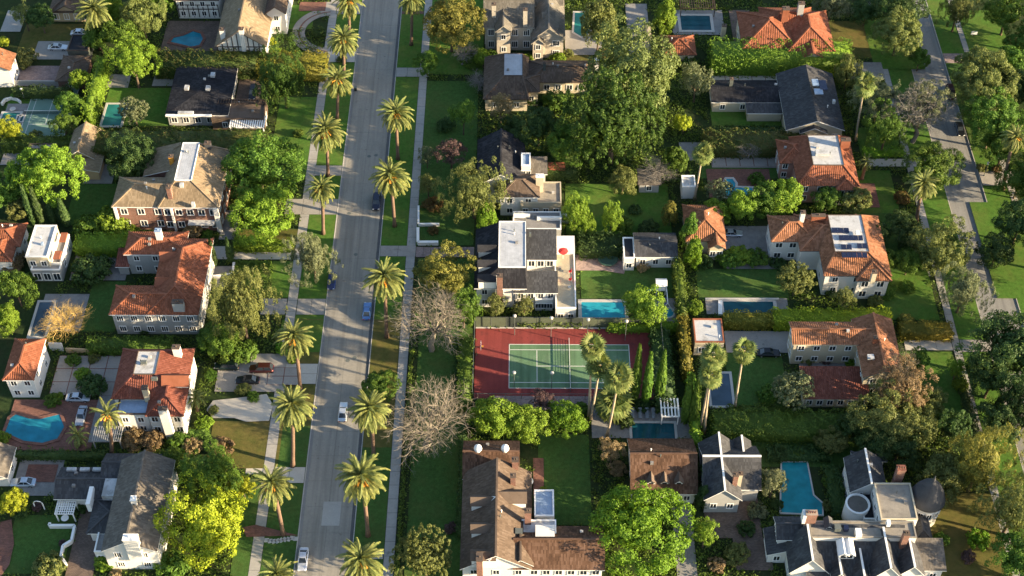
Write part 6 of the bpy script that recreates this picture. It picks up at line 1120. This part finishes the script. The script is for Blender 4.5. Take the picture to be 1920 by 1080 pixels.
# bins, box and signs along the street
c = G(667, 170, 0); b = empty('wheeled_bin', (c.x, c.y, 0), 'black wheeled bin at the left kerb opposite the lone palm', 'bin'); MB().add([(-.26,-.28,.08),(.26,-.28,.08),(.26,.28,.08),(-.26,.28,.08),(-.32,-.36,1.0),(.32,-.36,1.0),(.32,.36,1.0),(-.32,.36,1.0)], [(3,2,1,0),(4,5,6,7),(0,1,5,4),(1,2,6,5),(2,3,7,6),(3,0,4,7)]).build('bin_body', M_net, b); MB().box(-.34,.34,-.38,.4,1.0,1.07).build('lid', M_iron, b)
def lamp_post(px, py, top, label, globe=True):
    g = G(px, py); h = height_between(px, py, top); r = empty('street_lamp', (g.x, g.y, GZ), label, 'lamp'); MB().tube([(0,0,0),(0,0,.4),(0,0,.5),(0,0,h-.5)], [.18,.16,.09,.06], 8).build('pole', M_iron, r); MB().lathe([(.1,-.5),(.24,-.3),(.28,0),(.2,.26),(.05,.36)], (0,0,h-.1), 12).build('lamp_globe', M_trim, r, smooth=True)
lamp_post(1845, 330, 305, 'street lamp with a white globe at the corner of the right street'); lamp_post(668, 800, 775, 'small street lamp on the right verge') if 0 else None
c = G(1825, 68); s = empty('yard_sign', tuple(c), 'white yard sign on the lawn at the top right', 'sign'); MB().box(-.75,.75,-.03,.03,.5,1.5).build('board', M_trim, s); MB().box(-.05,.05,-.04,.04,0,.5).build('stake', M_timber, s)
# garden walls
wall_run('garden_wall', 'upper white garden wall with a step beside the right pavement', 'wall', [(785,390),(785,424),(824,424)], .7, M_white, cap=M_trim); wall_run('garden_wall', 'lower thick white garden wall beside the right pavement', 'wall', [(784,432),(784,459),(822,459)], .9, M_white, .5, cap=M_trim); wall_run('garden_wall', 'zigzag white garden wall round the shaded lower left lawn', 'wall', [(96,985),(94,990),(142,990),(136,1018),(120,1028),(116,1048),(126,1062)], .9, M_white, .35, cap=M_trim)
wall_run('garden_wall', 'pale front wall with piers along the walk of the grey house', 'wall', [(440,498),(437,520),(400,524)], 1.0, M_white, .4, cap=M_trim); wall_run('garden_wall', 'long white coping wall above the middle pool', 'wall', [(1322,563),(1460,563)], .5, M_coping, .5); wall_run('garden_wall', 'white coping wall left of the middle pool', 'wall', [(1350,592),(1350,566)], .5, M_trim, .8); wall_run('garden_wall', 'low curved white wall beside the small teal pool at upper left', 'wall', [(4,198),(10,190),(22,187),(34,190),(40,195)], .8, M_white, .4); wall_run('garden_wall', 'grey boundary wall beside the pink patio at upper left', 'wall', [(4,160),(130,161)], 1.5, M_greywall, .3); wall_run('garden_wall', 'white wall behind the slab courtyard', 'wall', [(95,656),(120,657)], 2.2, M_white, .3); wall_run('garden_wall', 'pale wall under the leafy hedge above the red roof', 'wall', [(125,660),(222,664)], 1.2, M_tanwall, .3)
# pergolas
pergola('white pergola with broad slats beside the slim cypresses', 1240, 1274, 782, 748, 2.8, M_trim, 6, 3, w=.28); pergola('grey pergola beside the feathery garden palm', 172, 226, 828, 800, 2.6, M_greywall, 14, 3); pergola('white lattice pergola on the terrace of the clapboard house', 102, 138, 965, 940, 2.6, M_trim, 9, 6); pergola('white pergola at the front of the black roofed house', 430, 495, 240, 218, 2.8, M_trim, 16, 2, w=.3); pergola('dark pergola behind the upper stone paved pool', 1276, 1342, 16, -4, 2.9, M_timber, 16, 3); pergola('upper dark pergola on the brown deck of the black roofed house', 408, 495, 195, 187, 3.9, M_timber, 18, 2)
ar = empty('garden_arch', tuple(G(76, 955)), 'white garden arch beside the lower left lawn', 'arch')
for s in (-1, 1): MB().bar((s*.8,0,0), (s*.8,0,2.0), .16).build('post', M_trim, ar)
MB().tube([(-.8,0,2.0),(-.55,0,2.5),(0,0,2.7),(.55,0,2.5),(.8,0,2.0)], [.09]*5, 6).build('arch_top', M_trim, ar)
# red parasol and terrace chairs
M_parasol = plain('red_canvas', (.62, .04, .035), .1, 2, 9); tz = 4.1; c = G(1056, 470, tz+2.4); pr_ = empty('parasol', (c.x, c.y, tz), 'red parasol open on the white terrace', 'parasol')
MB().tube([(0,0,0),(0,0,2.5)], [.04,.03], 6).build('pole', M_trim, pr_); b = MB(); n = 8; b.add([(0,0,2.6)]+[(1.05*math.cos(2*math.pi*k/n), 1.05*math.sin(2*math.pi*k/n), 2.2+(.12 if k % 2 else 0)) for k in range(n)], [(0, k+1, (k+1) % n+1) for k in range(n)]); b.build('canopy', M_parasol, pr_)
for px, py, l in ((1069, 508, 'upper red chair on the white terrace'), (1069, 523, 'lower red chair on the white terrace'), (1042, 524, 'red chair at the brick planter of the white terrace')):
    c = G(px, py, tz+.5); r = empty('terrace_chair', (c.x, c.y, tz), l, 'chair', 'red terrace chairs'); MB().box(-.28,.28,-.28,.28,.38,.48).build('seat', M_parasol, r); MB().box(.22,.3,-.28,.28,.5,1.0).build('backrest', M_parasol, r)
    for sx in (-1, 1):
        for sy in (-1, 1): MB().box(sx*.24-.03, sx*.24+.03, sy*.24-.03, sy*.24+.03, 0, .38).build('leg', M_trim, r)
def lounger(px, py, rz, m, label, group=None, s=1.0):
    c = G(px, py, .6); r = empty('sun_lounger', (c.x, c.y, GZ+.14), label, 'sun lounger', group, rz); MB().box(-.33*s,.33*s,-1.0*s,.45*s,.30,.42).build('seat_pad', m, r); MB().add([(-.33*s,.46*s,.30),(.33*s,.46*s,.30),(.33*s,1.1*s,.85),(-.33*s,1.1*s,.85),(-.33*s,.42*s,.42),(.33*s,.42*s,.42),(.33*s,1.05*s,.96),(-.33*s,1.05*s,.96)], [(3,2,1,0),(4,5,6,7),(0,1,5,4),(1,2,6,5),(2,3,7,6),(3,0,4,7)]).build('backrest', m, r)
    for sx in (-1, 1):
        for y in (-.8, .35): MB().box(sx*.27-.04, sx*.27+.04, y*s-.04, y*s+.04, 0, .30).build('leg', M_iron, r)
M_pad = plain('grey_pad', (.2, .22, .24), .15, 2, 9); M_blue = plain('blue_pad', (.03, .09, .42), .15, 2, 9)
for px, l in ((1186, 'leftmost grey lounger of the row above the dark still pool'), (1200, 'second grey lounger of the row above the dark still pool'), (1213, 'third grey lounger of the row above the dark still pool'), (1225, 'rightmost grey lounger of the row above the dark still pool')): lounger(px, 776, 0, M_pad, l, 'grey loungers by the dark pool')
for px, l in ((1540, 'left blue lounger of the pair on the dark lawn'), (1549, 'right blue lounger of the pair on the dark lawn')): lounger(px, 817, 0, M_blue, l, 'blue loungers on the lawn', 1.15)
# trampoline, swing set
c = G(1140, 484, 1); t = empty('trampoline', (c.x, c.y, GZ), 'round dark trampoline on the pale patio', 'trampoline'); MB().lathe([(2.05,.72),(2.15,.78),(1.75,.84),(1.7,.78)], n=22).build('safety_pad', plain('green_pad', (.03, .07, .05), .2), t); MB().lathe([(1.72,.74),(1.72,.77)], n=22).build('jumping_mat', M_net, t)
for k in range(6): a = k*1.047; MB().tube([(1.95*math.cos(a),1.95*math.sin(a),0),(1.95*math.cos(a),1.95*math.sin(a),.75)], [.04,.04], 6).build('leg', M_iron, t)
c = G(1238, 548); p = empty('playset', (c.x, c.y, GZ), 'white wooden play tower with a teal slide and swing frame on the lawn', 'playset'); M_teal = plain('teal_plastic', (.03, .22, .22), .1, 2, 9)
for sx in (-1, 1):
    for sy in (-1, 1): MB().box(sx*.9-.08, sx*.9+.08, sy*.8-.08, sy*.8+.08, 0, 3.0).build('post', M_trim, p)
MB().box(-1,1,-.9,.9,1.4,1.52).build('platform', M_trim, p); MB().add([(-1.15,-1.1,3.0),(1.15,-1.1,3.0),(1.15,1.1,3.0),(-1.15,1.1,3.0),(-1.15,0,3.7),(1.15,0,3.7)], [(0,1,5,4),(2,3,4,5),(0,4,3),(1,2,5),(3,2,1,0)]).build('tower_roof', M_trim, p)
MB().add([(-1.0,-.4,1.5),(-1.0,.2,1.5),(-2.4,.1,.75),(-2.4,-.5,.75),(-3.6,-.1,.3),(-3.6,-.7,.3),(-1.0,-.4,1.44),(-1.0,.2,1.44),(-2.4,.1,.69),(-2.4,-.5,.69),(-3.6,-.1,.24),(-3.6,-.7,.24)], [(0,1,2,3),(3,2,4,5),(9,8,7,6),(11,10,8,9),(0,3,9,6),(3,5,11,9),(1,7,8,2),(2,8,10,4),(4,10,11,5)]).build('slide', M_teal, p)
MB().bar((1.0,-.6,2.6),(1.0,-5.2,2.6),.14).build('swing_beam', M_trim, p)
for s in (-1, 1): MB().bar((1.0,-5.2,2.6),(1.0+s*1.3,-5.4,0),.12).build('swing_leg', M_trim, p)
for y in (-2.0, -3.6):
    q = MB().box(.72,1.28,y-.12,y+.12,.55,.6).build('swing_seat', M_blue, p)
    for x in (.75, 1.25): MB().tube([(x,y,.6),(1.0,y,2.55)], [.015,.015], 4).build('rope', M_iron, q)
# garden table and parasol bases on patios
def table(px, py, label, m=M_trim, r_=.7):
    c = G(px, py, .8); t = empty('garden_table', (c.x, c.y, GZ+.12), label, 'table'); MB().lathe([(r_,.70),(r_,.76)], n=16).build('tabletop', m, t); MB().tube([(0,0,0),(0,0,.7)], [.06,.05], 6).build('pedestal', M_iron, t); MB().lathe([(.3,0),(.28,.05)], n=12).build('foot', M_iron, t)
table(991, 903, 'white round table in the mansion brick yard', M_trim, .9); table(122, 972, 'white table under the lattice pergola'); table(1098, 478, 'round table on the pale patio beside the trampoline', M_iron); table(24, 205, 'pale round table on the patio beside the small teal pool', M_coping); table(80, 30, 'small dark table on the patio in the top left corner', M_iron) if 0 else None
def light_pole(px, py, top, label):
    g = G(px, py); h = height_between(px, py, top); r = empty('court_lamp', (g.x, g.y, GZ), label, 'lamp', 'lamps round the pale court'); MB().tube([(0,0,0),(0,0,h-.2)], [.07,.05], 6).build('pole', M_coping, r); MB().lathe([(.1,-.1),(.3,0),(.28,.2),(.1,.3)], (0,0,h-.2), 10).build('lamp_head', M_trim, r)
light_pole(46, 186, 166, 'left court lamp above the pale shaded court'); light_pole(134, 180, 167, 'right court lamp above the pale shaded court')
rect('patio', 45, 102, 905, 872, M_brickpave)
bedding()
